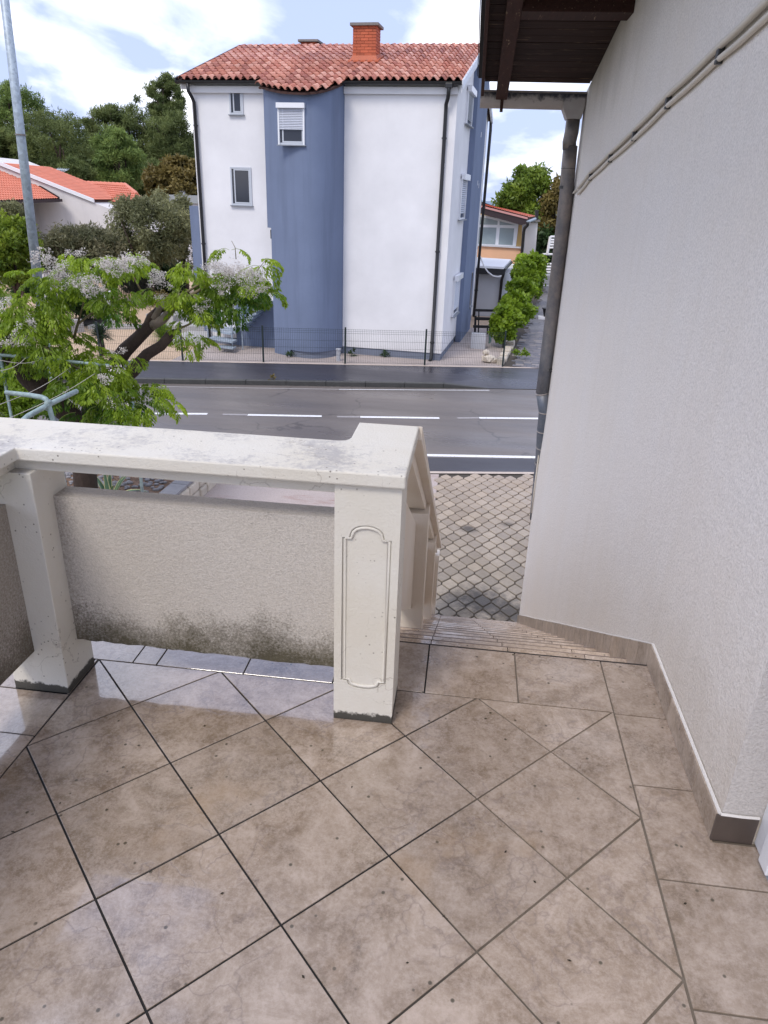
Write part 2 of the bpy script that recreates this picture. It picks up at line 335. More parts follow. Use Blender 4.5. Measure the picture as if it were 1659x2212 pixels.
def m_paver():
    m = Mat('concrete paver', 0.6)
    n = m.noise(16, 5, 0.7, m.P(rand=9.0)); k = m.mix(n, (0.16, 0.130, 0.095), (0.37, 0.31, 0.235))
    k = m.vary(k, 0.24)
    # oil and dirt marks near the stairs
    y = m.xyz(1); far = m.mr(y, 6.2, 10, 0.0, 1.0)
    k = m.mix(m.math('MULTIPLY', far, 0.30), k, (0.60, 0.46, 0.36))
    for (px, py, r, a) in ((1.68, 5.92, 0.46, 1.0), (2.04, 5.72, 0.40, 0.9), (1.52, 7.98, 0.17, 0.85), (2.1, 8.25, 0.12, 0.6)):
        vm = m.n('ShaderNodeVectorMath', operation='DISTANCE'); m.l(m.P(), vm.inputs[0]); vm.inputs[1].default_value = (px, py, -2.8)
        d = m.math('ADD', m.math('DIVIDE', vm.outputs['Value'], r), m.math('MULTIPLY', m.math('SUBTRACT', m.noise(9, 5, 0.7), 0.5), 1.6))
        k = m.mix(m.math('MULTIPLY', m.ramp(d, [(0.3, 1.0), (1.0, 0.0)]), a), k, (0.045, 0.035, 0.025))
    m.col(k); m.bump(m.noise(60, 4), 0.004); m.rough(m.ramp(m.noise(2, 3), [(0.4, 0.35), (0.7, 0.7)])); return m.m
M_PAVER = m_paver()
M_PAVJ = simple('paver joint soil', (0.055, 0.045, 0.035), 0.9, 0.4, 20)
M_RUST = simple('reddish needles in joints', (0.30, 0.10, 0.04), 0.9)
def m_aggr():
    m = Mat('pinkish washed concrete', 0.55)
    v = m.vor(60); k = m.mix(m.noise(0.9, 5), (0.27, 0.215, 0.185), (0.40, 0.335, 0.30))
    k = m.mix(m.ramp(v.outputs['Distance'], [(0.1, 0.0), (0.6, 0.5)]), k, (0.55, 0.47, 0.45))
    d = m.ramp(m.noise(1.7, 6, 0.7, sc3=(0.5, 1.6, 1)), [(0.55, 0.0), (0.68, 0.6)]); k = m.mix(d, k, (0.26, 0.12, 0.085))
    m.col(k); m.bump(v.outputs['Distance'], 0.003); return m.m
M_AGGR = m_aggr()
def m_gravel(name, a, b):
    m = Mat(name, 0.85); v = m.vor(28); sx = m.n('ShaderNodeSeparateColor'); m.l(v.outputs['Color'], sx.inputs[0])
    m.col(m.mix(m.math('MULTIPLY', m.noise(0.7, 5), 0.8), m.mix(sx.outputs[0], a, b), a)); m.bump(v.outputs['Distance'], 0.02); return m.m
M_GRAVEL = m_gravel('sandy gravel', (0.50, 0.36, 0.24), (0.66, 0.50, 0.36))
M_YARDC = simple('dusty concrete yard', (0.40, 0.34, 0.31), 0.8, 0.3, 1.2, 0.004, 30)
M_SOIL = m_gravel('brown planter soil', (0.10, 0.055, 0.03), (0.34, 0.22, 0.15))
M_STONE = simple('pale stone', (0.50, 0.44, 0.36), 0.8, 0.35, 7, 0.02, 8, objvar=0.2)
M_GSTONE = simple('grey stone', (0.27, 0.26, 0.27), 0.7, 0.3, 7, 0.01, 14, objvar=0.2)
M_LAND = simple('far land', (0.14, 0.15, 0.10), 0.9, 0.4, 0.02)
M_CONC = simple('grey garden concrete', (0.40, 0.39, 0.38), 0.8, 0.2, 3, 0.003)
def m_galv(name, c, metal=0.45, r=0.5):
    m = Mat(name, r, metal=metal); v = m.vor(26); sx = m.n('ShaderNodeSeparateColor'); m.l(v.outputs['Color'], sx.inputs[0])
    k = m.mix(sx.outputs[0], tuple(x * 0.8 for x in c), tuple(x * 1.15 for x in c))
    k = m.mix(m.ramp(m.noise(5, 5), [(0.5, 0.0), (0.75, 0.4)]), k, tuple(x * 0.55 for x in c)); m.col(k); return m.m
M_GALV = m_galv('galvanised steel', (0.36, 0.42, 0.48), 0.3)
M_PIPEG = m_galv('weathered green grey pipe', (0.28, 0.36, 0.36), 0.2, 0.6)
def m_zinc():
    m = Mat('tarnished zinc', 0.42, metal=0.35)
    n = m.noise(5, 6, 0.7); f = m.noise(260, 3, 0.8)
    kb = m.mix(m.ramp(n, [(0.4, 0.0), (0.65, 1.0)]), (0.10, 0.12, 0.155), (0.17, 0.185, 0.21)); ku = m.mix(m.ramp(n, [(0.4, 0.0), (0.65, 1.0)]), (0.13, 0.12, 0.12), (0.26, 0.215, 0.18)); k = m.mix(m.mr(m.xyz(2), -0.2, 1.0), kb, ku)
    k = m.mix(m.ramp(f, [(0.58, 0.0), (0.68, 0.55)]), k, (0.33, 0.28, 0.24)); m.col(k); m.bump(f, 0.001); return m.m
M_ZINC = m_zinc()
def m_gut():
    m = Mat('stained zinc gutter', 0.5, metal=0.25); z = m.xyz(2)
    d = m.math('ADD', m.mr(z, 2.33, 2.47), m.math('MULTIPLY', m.math('SUBTRACT', m.noise(14, 5, 0.7), 0.5), 1.2))
    m.col(m.mix(m.ramp(d, [(0.45, 0.0), (0.75, 1.0)]), m.mix(m.noise(7, 4), (0.28, 0.24, 0.22), (0.46, 0.43, 0.41)), (0.03, 0.03, 0.04))); return m.m
M_GUTZ = m_gut()
def m_wood(name, c, axis=(0.35, 6, 6)):
    m = Mat(name, 0.7, spec=0.2); n = m.noise(6, 6, 0.65, sc3=axis, dist=0.6)
    k = m.mix(n, tuple(x * 0.35 for x in c), tuple(x * 1.5 for x in c))
    w = m.noise(4.5, 7, 0.75, sc3=(axis[0] * 2, axis[1] * 2.2, axis[2] * 2.2))
    k = m.mix(m.ramp(w, [(0.60, 0.0), (0.68, 0.75)]), k, (0.36, 0.26, 0.17)); k = m.vary(k, 0.2)
    m.col(k); m.bump(n, 0.003); return m.m
M_WOOD = m_wood('dark stained soffit board', (0.022, 0.009, 0.006))
M_BEAM = m_wood('dark stained rafter', (0.035, 0.013, 0.009), (6, 0.5, 6))
M_FELT = simple('black roofing felt', (0.012, 0.012, 0.014), 0.8)
M_CONDUIT = simple('cream plastic conduit', (0.60, 0.55, 0.47), 0.5, 0.06)
M_CLIP = simple('black clip', (0.03, 0.03, 0.03), 0.5)
M_DARKGR = simple('dark green metal', (0.012, 0.022, 0.022), 0.45)
def m_leaf(name, a, b, trans=0.35, gloss=0.45, ns=0.9):
    m = Mat(name, gloss, spec=0.35)
    v = m.n('ShaderNodeTexWhiteNoise'); at_ = m.n('ShaderNodeAttribute'); at_.attribute_name = 'rnd'
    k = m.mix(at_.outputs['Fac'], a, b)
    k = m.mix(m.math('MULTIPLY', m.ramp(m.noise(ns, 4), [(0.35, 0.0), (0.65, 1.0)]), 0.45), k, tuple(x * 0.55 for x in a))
    m.col(k)
    tr = m.n('ShaderNodeBsdfTranslucent'); m.l(k, tr.inputs['Color'])
    mxs = m.n('ShaderNodeMixShader'); mxs.inputs[0].default_value = trans
    out = m.t.nodes['Material Output']; m.l(m.b.outputs[0], mxs.inputs[1]); m.l(tr.outputs[0], mxs.inputs[2]); m.l(mxs.outputs[0], out.inputs[0])
    return m.m
L_MELIA = m_leaf('chinaberry leaf', (0.06, 0.15, 0.014), (0.40, 0.54, 0.04), 0.5, 0.38, 1.4)
L_FLOWER = m_leaf('pale lilac blossom', (0.46, 0.41, 0.38), (0.80, 0.75, 0.71), 0.25, 0.7)
L_PINE = m_leaf('pine needles', (0.055, 0.095, 0.032), (0.28, 0.33, 0.11), 0.38, 0.6, 0.25)
L_PINE2 = m_leaf('fresh pine needles', (0.075, 0.14, 0.035), (0.30, 0.40, 0.10), 0.25, 0.6, 0.25)
L_OLIVE = m_leaf('olive shrub leaf', (0.09, 0.11, 0.045), (0.34, 0.34, 0.17), 0.3, 0.5, 0.5)
L_OLEAN = m_leaf('oleander leaf', (0.07, 0.10, 0.04), (0.30, 0.27, 0.16), 0.3, 0.5, 0.6)
L_BROWN = m_leaf('brownish oak leaf', (0.10, 0.08, 0.02), (0.26, 0.20, 0.06), 0.3, 0.5, 0.5)
L_VINE = m_leaf('vine leaf', (0.08, 0.17, 0.015), (0.36, 0.50, 0.04), 0.45, 0.4, 1.2)
L_BUSH = m_leaf('bright shrub leaf', (0.07, 0.15, 0.02), (0.34, 0.42, 0.04), 0.4, 0.4, 0.8)
L_AILAN = m_leaf('yellow green crown leaf', (0.05, 0.12, 0.02), (0.30, 0.40, 0.05), 0.35, 0.45, 0.4)
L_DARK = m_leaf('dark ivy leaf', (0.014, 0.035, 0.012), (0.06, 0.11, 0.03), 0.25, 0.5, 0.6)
def m_agave():
    m = Mat('variegated agave', 0.45); a = m.n('ShaderNodeAttribute'); a.attribute_name = 'rnd'
    m.col(m.ramp(a.outputs['Fac'], [(0.45, (0.10, 0.20, 0.10)), (0.62, (0.16, 0.27, 0.14)), (0.66, (0.66, 0.62, 0.30))])); return m.m
M_AGAVE = m_agave()
def m_bark(name, c):
    m = Mat(name, 0.9); n = m.noise(16, 6, 0.75, sc3=(1, 1, 0.35)); m.col(m.mix(n, tuple(x * 0.4 for x in c), tuple(x * 1.5 for x in c))); m.bump(n, 0.03); return m.m
M_BARK = m_bark('dark bark', (0.055, 0.036, 0.028))
M_BARKP = m_bark('pale bark', (0.30, 0.24, 0.20))
M_TWIG = simple('twig', (0.16, 0.13, 0.07), 0.8)
M_YELLOW = m_facade('yellow house render', (0.66, 0.45, 0.19), 0.1)
M_PEACH = m_facade('peach balcony render', (0.70, 0.42, 0.26), 0.1)
M_BROWNFA = simple('dark brown fascia', (0.030, 0.016, 0.018), 0.5)
M_EXT = m_facade('light grey extension wall', (0.50, 0.51, 0.54), 0.05)
M_SEA = simple('sea', (0.10, 0.19, 0.28), 0.25, 0.1, 0.01)
M_HILL = simple('haze blue hill', (0.16, 0.22, 0.30), 0.9, 0.1, 0.01)  # distance haze put into the hill colour as bluish grey
M_FLAT = simple('grey flat roof', (0.28, 0.30, 0.31), 0.8)
def m_path():
    m = Mat('grey path block', 0.55); r = m.rand()
    k = m.ramp(r, [(0.0, (0.10, 0.10, 0.12)), (0.4, (0.16, 0.15, 0.17)), (0.75, (0.20, 0.18, 0.18)), (1.0, (0.30, 0.26, 0.23))])
    m.col(m.mix(m.math('MULTIPLY', m.noise(20, 4), 0.4), k, (0.09, 0.09, 0.10))); m.bump(m.noise(60, 3), 0.002); return m.m
M_PATH = m_path()

# ------------------------------------------------------------------ geometry helpers
class MB:
    def __init__(s): s.v = []; s.f = []
    def add(s, vs, fs):
        o = len(s.v); s.v += [tuple(map(float, p)) for p in vs]; s.f += [tuple(i + o for i in f) for f in fs]; return s
    def box(s, a, b):
        (x0, y0, z0), (x1, y1, z1) = a, b
        vs = [(x0, y0, z0), (x1, y0, z0), (x1, y1, z0), (x0, y1, z0), (x0, y0, z1), (x1, y0, z1), (x1, y1, z1), (x0, y1, z1)]
        return s.add(vs, [(0, 3, 2, 1), (4, 5, 6, 7), (0, 1, 5, 4), (1, 2, 6, 5), (2, 3, 7, 6), (3, 0, 4, 7)])
    def obox(s, o, ax, ay, az):                # parallelepiped from a corner and three edge vectors
        o, ax, ay, az = map(np.array, (o, ax, ay, az)); o = o.astype(float)
        vs = [o, o + ax, o + ax + ay, o + ay, o + az, o + ax + az, o + ax + ay + az, o + ay + az]
        return s.add(vs, [(0, 3, 2, 1), (4, 5, 6, 7), (0, 1, 5, 4), (1, 2, 6, 5), (2, 3, 7, 6), (3, 0, 4, 7)])
    def prism(s, poly, off):                   # planar polygon extruded along a vector
        n = len(poly); P = [np.array(p, float) for p in poly]; off = np.array(off, float)
        return s.add(P + [p + off for p in P], [tuple(range(n))[::-1], tuple(range(n, 2 * n))] + [(i, (i + 1) % n, (i + 1) % n + n, i + n) for i in range(n)])
    def tube(s, pts, r, seg=8, cap=True):
        P = [np.array(p, float) for p in pts]; n = len(P); R = r if hasattr(r, '__len__') else [r] * n
        up = np.array([0, 0, 1.0]); vs = []; pu = None
        for i, p in enumerate(P):
            t = P[min(i + 1, n - 1)] - P[max(i - 1, 0)]; t /= (np.linalg.norm(t) + 1e-9)
            u = pu if pu is not None else (np.array([1.0, 0, 0]) if abs(t[2]) > 0.9 else up)
            a = np.cross(t, u); a /= (np.linalg.norm(a) + 1e-9); b = np.cross(a, t); pu = b
            vs += [p + R[i] * (math.cos(k * 2 * math.pi / seg) * a + math.sin(k * 2 * math.pi / seg) * b) for k in range(seg)]
        fs = [(i * seg + k, i * seg + (k + 1) % seg, (i + 1) * seg + (k + 1) % seg, (i + 1) * seg + k) for i in range(n - 1) for k in range(seg)]
        if cap: fs += [tuple(range(seg))[::-1], tuple((n - 1) * seg + k for k in range(seg))]
        return s.add(vs, fs)
    def build(s, name, mat, parent=None, smooth=False, bevel=0.0, loc=None, xf=None):
        vs = s.v if xf is None else [xf(p) for p in s.v]
        base = np.array(loc if loc is not None else (0, 0, 0), float)
        w = base + (wloc(parent) if (parent is not None and loc is None) else 0)
        if parent is not None and loc is None: w = wloc(parent)
        me = bpy.data.meshes.new(name); me.from_pydata([tuple(np.array(p) - w) for p in vs], [], s.f); me.materials.append(mat)
        o = bpy.data.objects.new(name, me); COL.objects.link(o)
        if parent is not None:
            o.parent = parent
            o.location = tuple(w - wloc(parent))
        else: o.location = tuple(w)
        o['_w'] = list(map(float, w))
        if smooth:
            for p in me.polygons: p.use_smooth = True
        if bevel:
            bm = bmesh.new(); bm.from_mesh(me); bmesh.ops.recalc_face_normals(bm, faces=bm.faces)
            bmesh.ops.bevel(bm, geom=[e for e in bm.edges if len(e.link_faces) == 2 and e.calc_face_angle(0) > 0.5], offset=bevel, segments=2, affect='EDGES', profile=0.5)
            bm.to_mesh(me); bm.free()
        else:
            bm = bmesh.new(); bm.from_mesh(me); bmesh.ops.recalc_face_normals(bm, faces=bm.faces); bm.to_mesh(me); bm.free()
        return o
def wloc(o):
    if o is None: return np.zeros(3)
    return np.array(list(o['_w']), float)
def thing(name, label, cat, loc=(0, 0, 0), group=None):
    o = bpy.data.objects.new(name, None); COL.objects.link(o); o.location = loc; o['_w'] = list(map(float, loc))
    o.empty_display_size = 0.2
    o['label'] = label; o['category'] = cat
    if group: o['group'] = group
    return o
def tag(o, label=None, cat=None, group=None, kind=None):
    if label: o['label'] = label
    if cat: o['category'] = cat
    if group: o['group'] = group
    if kind: o['kind'] = kind
    return o
def place(mesh_obj, name, parent, M):          # a copy sharing mesh data, placed by a world matrix
    c = mesh_obj.copy(); c.name = name; COL.objects.link(c); c.parent = parent
    w = wloc(parent); L = Matrix.Translation(Vector(-w)) @ M; c.matrix_local = L; c['_w'] = list(M.translation); return c
def frame(o, ax, ay, az):                      # world matrix from an origin and three unit axes
    return Matrix(((ax[0], ay[0], az[0], o[0]), (ax[1], ay[1], az[1], o[1]), (ax[2], ay[2], az[2], o[2]), (0, 0, 0, 1)))

def clip(poly, a, b, c):                       # keep a*x + b*y <= c
    out = []
    for i in range(len(poly)):
        p, q = poly[i], poly[(i + 1) % len(poly)]; dp = a * p[0] + b * p[1] - c; dq = a * q[0] + b * q[1] - c
        if dp <= 0: out.append(p)
        if (dp < 0 < dq) or (dq < 0 < dp):
            t = dp / (dp - dq); out.append((p[0] + t * (q[0] - p[0]), p[1] + t * (q[1] - p[1])))
    return out
def inset(poly, d):
    n = len(poly); A = sum(poly[i][0] * poly[(i + 1) % n][1] - poly[(i + 1) % n][0] * poly[i][1] for i in range(n))
    if A < 0: poly = poly[::-1]
    res = []
    L = []
    for i in range(n):
        p, q = poly[i], poly[(i + 1) % n]; ex, ey = q[0] - p[0], q[1] - p[1]; l = math.hypot(ex, ey) + 1e-9
        L.append((p[0] - ey / l * d, p[1] + ex / l * d, ex / l, ey / l))
    for i in range(n):
        a, b = L[i - 1], L[i]; den = a[2] * b[3] - a[3] * b[2]
        if abs(den) < 1e-6: res.append((b[0], b[1])); continue
        t = ((b[0] - a[0]) * b[3] - (b[1] - a[1]) * b[2]) / den
        res.append((a[0] + a[2] * t, a[1] + a[3] * t))
    return res
def clean(poly, eps=0.004):
    out = []
    for p in poly:
        if not out or math.hypot(p[0] - out[-1][0], p[1] - out[-1][1]) > eps: out.append(p)
    if len(out) > 2 and math.hypot(out[0][0] - out[-1][0], out[0][1] - out[-1][1]) <= eps: out.pop()
    return out
def slab(poly, z0, z1, ch=0.0006):             # tile: polygon prism with a small chamfer round its top
    n = len(poly); ins = inset(poly, ch); A = sum(poly[i][0] * poly[(i + 1) % n][1] - poly[(i + 1) % n][0] * poly[i][1] for i in range(n))
    if A < 0: poly = poly[::-1]
    mb = MB(); vs = [(x, y, z0) for x, y in poly] + [(x, y, z1 - ch) for x, y in poly] + [(x, y, z1) for x, y in ins]
    fs = [tuple(range(2 * n, 3 * n))] + [(i, (i + 1) % n, (i + 1) % n + n, i + n) for i in range(n)] + [(i + n, (i + 1) % n + n, (i + 1) % n + 2 * n, i + 2 * n) for i in range(n)]
    return mb.add(vs, fs)

# ------------------------------------------------------------------ terrace floor
GZ = -2.8                                       # level of the forecourt
U = 0.335; R2 = math.sqrt(2)
fl = MB(); fl.box((-0.9, -3.4, -0.16), (2.092, 0.618, -0.0035)); fl.box((0.93, 0.6185, -0.16), (2.092, 0.775, -0.0035)); fl.box((2.0925, -3.4, -0.16), (4.4, -0.045, -0.0035))
terr = tag(fl.build('terrace_floor', M_GROUT), kind='structure')
def add_tile(poly, par=terr, mat=M_TILE, z=0.0, th=0.009, gap=0.0028, name='floor_tile'):
    poly = clean(poly)
    if len(poly) < 3: return
    A = abs(sum(poly[i][0] * poly[(i + 1) % len(poly)][1] - poly[(i + 1) % len(poly)][0] * poly[i][1] for i in range(len(poly)))) / 2
    if A < 0.0012: return
    p = inset(poly, gap); c = (sum(q[0] for q in p) / len(p), sum(q[1] for q in p) / len(p), z)
    zt = z + random.uniform(-0.0007, 0.0007)
    slab(p, z - th, zt).build(name, mat, par)
YF = 0.470; XR = 1.897
for i in range(-14, 12):
    for j in range(-6, 16):
        sq = [((a + b) / R2 * U, (a - b) / R2 * U) for a, b in ((i, j), (i + 1, j), (i + 1, j + 1), (i, j + 1))]
        for h in ((-1, 0, 0), (1, 0, XR), (0, 1, YF), (0, -1, 2.0)): sq = clip(sq, *h) if sq else sq
        if len(sq) > 2: add_tile(sq)
rect = lambda x0, y0, x1, y1: [(x0, y0), (x1, y0), (x1, y1), (x0, y1)]
fx_ = [-0.2, 0.134, 0.226, 0.560, 0.895]
for a, b in zip(fx_[:-1], fx_[1:]): add_tile(rect(a, YF, b, 0.618))
add_tile(rect(0.895, YF, 1.231, 0.777)); add_tile(rect(1.231, YF, 1.566, 0.777)); add_tile(rect(1.566, YF, XR, 0.777)); add_tile(rect(XR, 0.463, 2.082, 0.777))
MB().box((0.985, 0.7752, -0.012), (2.075, 0.784, -0.001)).build('nosing_joint', simple('terrace nosing joint', (0.03, 0.023, 0.02), 0.8), terr)
yy = [0.463, 0.131, -0.203]
for a, b in zip(yy[1:], yy[:-1]): add_tile(rect(XR, a, 2.082, b) if a > -0.1 else [(XR, a), (2.26, a), (2.26, -0.055), (2.082, -0.055), (2.082, b), (XR, b)])
for k in range(5): add_tile(rect(XR, -0.203 - 0.335 * (k + 1), 2.26, -0.203 - 0.335 * k))
ly = [0.262, 0.048, -0.287, -0.62, -0.955, -1.29, -1.63, -1.96]
add_tile(rect(-0.012, 0.262, 0.0, YF)) 
for a, b in zip(ly[1:], ly[:-1]):
    add_tile(rect(-0.333, a, 0.0, b)); add_tile(rect(-0.668, a, -0.333, b))
add_tile(rect(-0.668, 0.262, -0.2, 0.618))

# bits of leaf and grit lying on the tiles
lmb = MB(); lr = random.Random(3)
for v in ((965, 1985), (958, 1979), (1480, 1952), (600, 1640), (130, 1735), (28, 1797), (1340, 1440), (1092, 1840), (1155, 1905), (760, 1700), (480, 1930), (300, 1610), (880, 2080), (1230, 2075), (655, 2110)):
    c = atz(v, 0.0012); L_ = lr.uniform(0.003, 0.007); a = lr.uniform(0, 6.3)
    lmb.add([c + np.array([math.cos(a) * L_, math.sin(a) * L_, 0.0008]), c + np.array([-math.sin(a) * L_ * 0.5, math.cos(a) * L_ * 0.5, 0.0018]), c - np.array([math.cos(a) * L_, math.sin(a) * L_, -0.0005]), c + np.array([math.sin(a) * L_ * 0.5, -math.cos(a) * L_ * 0.5, 0.0])], [(0, 1, 2, 3)])
tag(lmb.build('leaf_grit', simple('dark leaf grit', (0.03, 0.022, 0.012), 0.8)), 'tiny dark bits of leaf and grit scattered on the terrace tiles', 'debris', None, 'stuff')

# ------------------------------------------------------------------ staircase down to the forecourt
T_, R_, NS = 0.28, 0.1647, 17
M_NOSE = simple('dark nosing joint', (0.21, 0.165, 0.14), 0.8, 0.3, 8)
st = thing('outdoor_staircase', 'long straight flight of beige tiled steps going down beside the rough cast wall', 'staircase', (1.5, 0.785, 0))
core = MB()
prof = [(0.776, -0.011), (0.776, -R_ - 0.011)]
for k in range(1, NS): prof += [(0.776 + T_ * k, -R_ * k - 0.011), (0.776 + T_ * k, -R_ * (k + 1) - 0.011)]
prof = prof[:-1] + [(0.776 + T_ * (NS - 1), GZ - 0.05), (0.6185, GZ - 0.05), (0.6185, -0.1605), (0.776, -0.1605)]
prof = [p for i, p in enumerate(prof) if i != 0]
prof = [(0.776, -0.162)] + prof[1:-1]
core.prism([(0.98, y, z) for y, z in prof], (1.098, 0, 0)); core.build('stair_core', M_GROUT, st)
for k in range(1, NS):
    y0, y1, z = 0.785 + T_ * (k - 1), 0.785 + T_ * k, -R_ * k
    for a, b in ((0.985, 1.231), (1.231, 1.566), (1.566, 1.897), (1.897, 2.079)): add_tile(rect(a, y0 - 0.004, b, y1 - 0.0075), st, M_STAIR, z, 0.010, 0.002, 'tread_tile')
    MB().box((0.985, y1 - 0.0075, z - 0.0105), (2.079, y1 - 0.0015, z - 0.0012)).build('nosing_joint', M_NOSE, st)
for k in range(NS):
    y, zt, zb = 0.785 + T_ * k, -R_ * k - 0.0150, -R_ * (k + 1) + 0.001
    for a, b in ((0.985, 1.231), (1.231, 1.566), (1.566, 1.897), (1.897, 2.079)):
        MB().box((a + 0.002, y - 0.0085, zb), (b - 0.002, y + 0.0, zt)).build('riser_tile', M_STAIR, st)

# ------------------------------------------------------------------ balustrade
bal = thing('terrace_balustrade', 'cream concrete terrace balustrade with rough cast infill panel and moulded end pillar', 'balustrade', (0.5, 0.37, 0))
cap = MB()
out = [(-0.035, 0.266), (1.143, 0.266), (1.143, 0.762), (0.932, 0.762), (0.932, 0.590)]
out += [(0.932 - 0.035 * (1 - math.cos(t)), 0.590 - 0.04 * math.sin(t) ) for t in (0.5, 1.0, 1.57)] + [(-0.315, 0.548), (-0.315, -3.2), (-0.035, -3.2)]
cap.prism([(x, y, 0.862) for x, y in out], (0, 0, 0.041)); cap.build('rail_cap', M_CREAM, bal, bevel=0.005)
MB().box((-0.30, 0.30, 0.822), (0.936, 0.50, 0.8625)).build('rail_beam', M_CREAM, bal, bevel=0.003)
MB().box((-0.27, -3.2, 0.822), (-0.07, 0.2995, 0.8625)).build('rail_beam', M_CREAM, bal, bevel=0.003)
def panel(mb, a, b): return mb.box(a, b)
# infill panels, subdivided only by their plaster bump; slightly irregular lower edge
pm = MB(); N = 40; vs = []; fs = []
for i in range(N + 1):
    x = 0.0 + (0.934) * i / N; dz = random.uniform(-0.003, 0.003)
    vs += [(x, 0.36, 0.152 + dz + 0.012 * (1 - i / N)), (x, 0.36, 0.712), (x, 0.445, 0.712), (x, 0.445, 0.155 + dz)]
for i in range(N):
    for k in range(4): fs.append((4 * i + k, 4 * (i + 1) + k, 4 * (i + 1) + (k + 1) % 4, 4 * i + (k + 1) % 4))
fs += [(0, 1, 2, 3), tuple(4 * N + k for k in (3, 2, 1, 0))]
pm.add(vs, fs).build('infill_panel', M_PANEL, bal)
MB().box((-0.185, -1.9, 0.168), (-0.10, 0.262, 0.715)).build('infill_panel', M_PANEL, bal)
MB().box((-0.20, 0.2625, 0.0), (-0.0005, 0.445, 0.8225)).build('corner_post', M_CREAM, bal, bevel=0.003)
# end pillar with the moulded panel outline
pil = MB(); pil.box((0.934, 0.29, 0.0), (1.133, 0.47, 0.8625)); pil = pil.build('end_pillar', M_CREAM, bal, bevel=0.003)
def outline(w, zlo, zhi, step, xc, r_arc):       # rounded rectangle with shouldered round ends
    pts = []; hw = w / 2
    zt = zhi - r_arc * 0.86; pts.append((xc - hw, zt - 0.0)); pts.append((xc - hw + step, zt))
    for k in range(9):
        t = math.pi - math.pi * k / 8; pts.append((xc + r_arc * math.cos(t), zt + 0.012 + (zhi - zt - 0.012) * math.sin(t)))
    pts += [(xc + hw - step, zt), (xc + hw, zt)]
    zb = zlo + r_arc * 0.55; pts += [(xc + hw, zb), (xc + hw - step, zb)]
    for k in range(9):
        t = -math.pi * k / 8; pts.append((xc + r_arc * math.cos(t), zb - 0.010 + (zb - 0.010 - zlo) * math.sin(t)))
    pts += [(xc - hw + step, zb), (xc - hw, zb)]
    return pts
def moulding(w, zlo, zhi, step, xc, r, d0, rr):
    o = outline(w, zlo, zhi, step, xc, r); o = o + [o[0]]
    return MB().tube([(x, d0, z) for x, z in o], rr, 8, cap=False)
face = 0.2905
# recessed field: a raised frame plate with the outline cut out of it
o = outline(0.150, 0.134, 0.732, 0.020, 1.0335, 0.052)
n = len(o); bmm = bmesh.new()
outer = [(0.9345, 0.004), (1.1325, 0.004), (1.1325, 0.861), (0.9345, 0.861)]
ov = [bmm.verts.new((x, 0, z)) for x, z in outer]; iv = [bmm.verts.new((x, 0, z)) for x, z in o]
ed = [bmm.edges.new((ov[i], ov[(i + 1) % 4])) for i in range(4)] + [bmm.edges.new((iv[i], iv[(i + 1) % n])) for i in range(n)]
r = bmesh.ops.triangle_fill(bmm, use_beauty=True, edges=ed)
fcs = [g for g in r['geom'] if isinstance(g, bmesh.types.BMFace)]
ex = bmesh.ops.extrude_face_region(bmm, geom=fcs); 
for v in [g for g in ex['geom'] if isinstance(g, bmesh.types.BMVert)]: v.co.y -= 0.006
bmesh.ops.recalc_face_normals(bmm, faces=bmm.faces)
me = bpy.data.meshes.new('face_frame'); bmm.to_mesh(me); bmm.free(); me.materials.append(M_CREAM)
ff = bpy.data.objects.new('face_frame', me); COL.objects.link(ff); ff.parent = pil; w0 = wloc(pil); ff.location = (0 - w0[0], 0.2895 - w0[1], 0 - w0[2]); ff['_w'] = [0, 0.2895, 0]
moulding(0.134, 0.143, 0.723, 0.019, 1.0335, 0.045, 0.288, 0.0052).build('panel_moulding', M_CREAM, pil, smooth=True)

# sloping stair rail
sr = thing('stair_rail', 'cream concrete rail with posts sloping down beside the tiled steps', 'stair rail', (1.05, 0.8, 0))
SL = R_ / T_; rx = lambda y: 0.0045 * max(0, y - 0.76)
ye = 5.35
def slope_box(x0, x1, y0, y1, zt, th, name, mat, par=sr, bev=0.003, drift=1.0):
    mb = MB(); P = []
    for y in (y0, y1):
        z = zt - SL * (y - 0.762); d = rx(y) * drift
        P += [(x0 + d, y, z - th), (x1 + d, y, z - th), (x1 + d, y, z), (x0 + d, y, z)]
    mb.add(P, [(0, 1, 2, 3), (4, 7, 6, 5), (0, 4, 5, 1), (1, 5, 6, 2), (2, 6, 7, 3), (3, 7, 4, 0)]); return mb.build(name, mat, par, bevel=bev)
slope_box(0.932, 1.155, 0.763, ye, 0.903, 0.05, 'sloping_cap', M_CREAM2, drift=1.3)
slope_box(0.955, 1.118, 0.765, ye, 0.852, 0.06, 'sloping_beam', M_CREAM2)
posts = [2.0, 3.72, 5.30]
prev = 0.4705
for py_ in posts:
    d = rx(py_); zc = 0.852 - SL * (py_ - 0.762); zb = -R_ * (int((py_ - 0.785) / T_) + 1)
    MB().box((0.96 + d, py_, zb - 0.02), (1.142 + d, py_ + 0.16, zc - 0.10)).build('post', M_CREAM2, sr, bevel=0.004)
    y0, y1 = prev, py_ - 0.001
    P = []
    for y in (y0, y1):
        zt = 0.69 - SL * (y - 0.762); zb2 = 0.14 - SL * (y - 0.762) ; dd = rx(y)
        P += [(1.0 + dd, y, zb2), (1.075 + dd, y, zb2), (1.075 + dd, y, zt), (1.0 + dd, y, zt)]
    MB().add(P, [(0, 1, 2, 3), (4, 7, 6, 5), (0, 4, 5, 1), (1, 5, 6, 2), (2, 6, 7, 3), (3, 7, 4, 0)]).build('infill_panel', M_CREAM2, sr)
    prev = py_ + 0.161
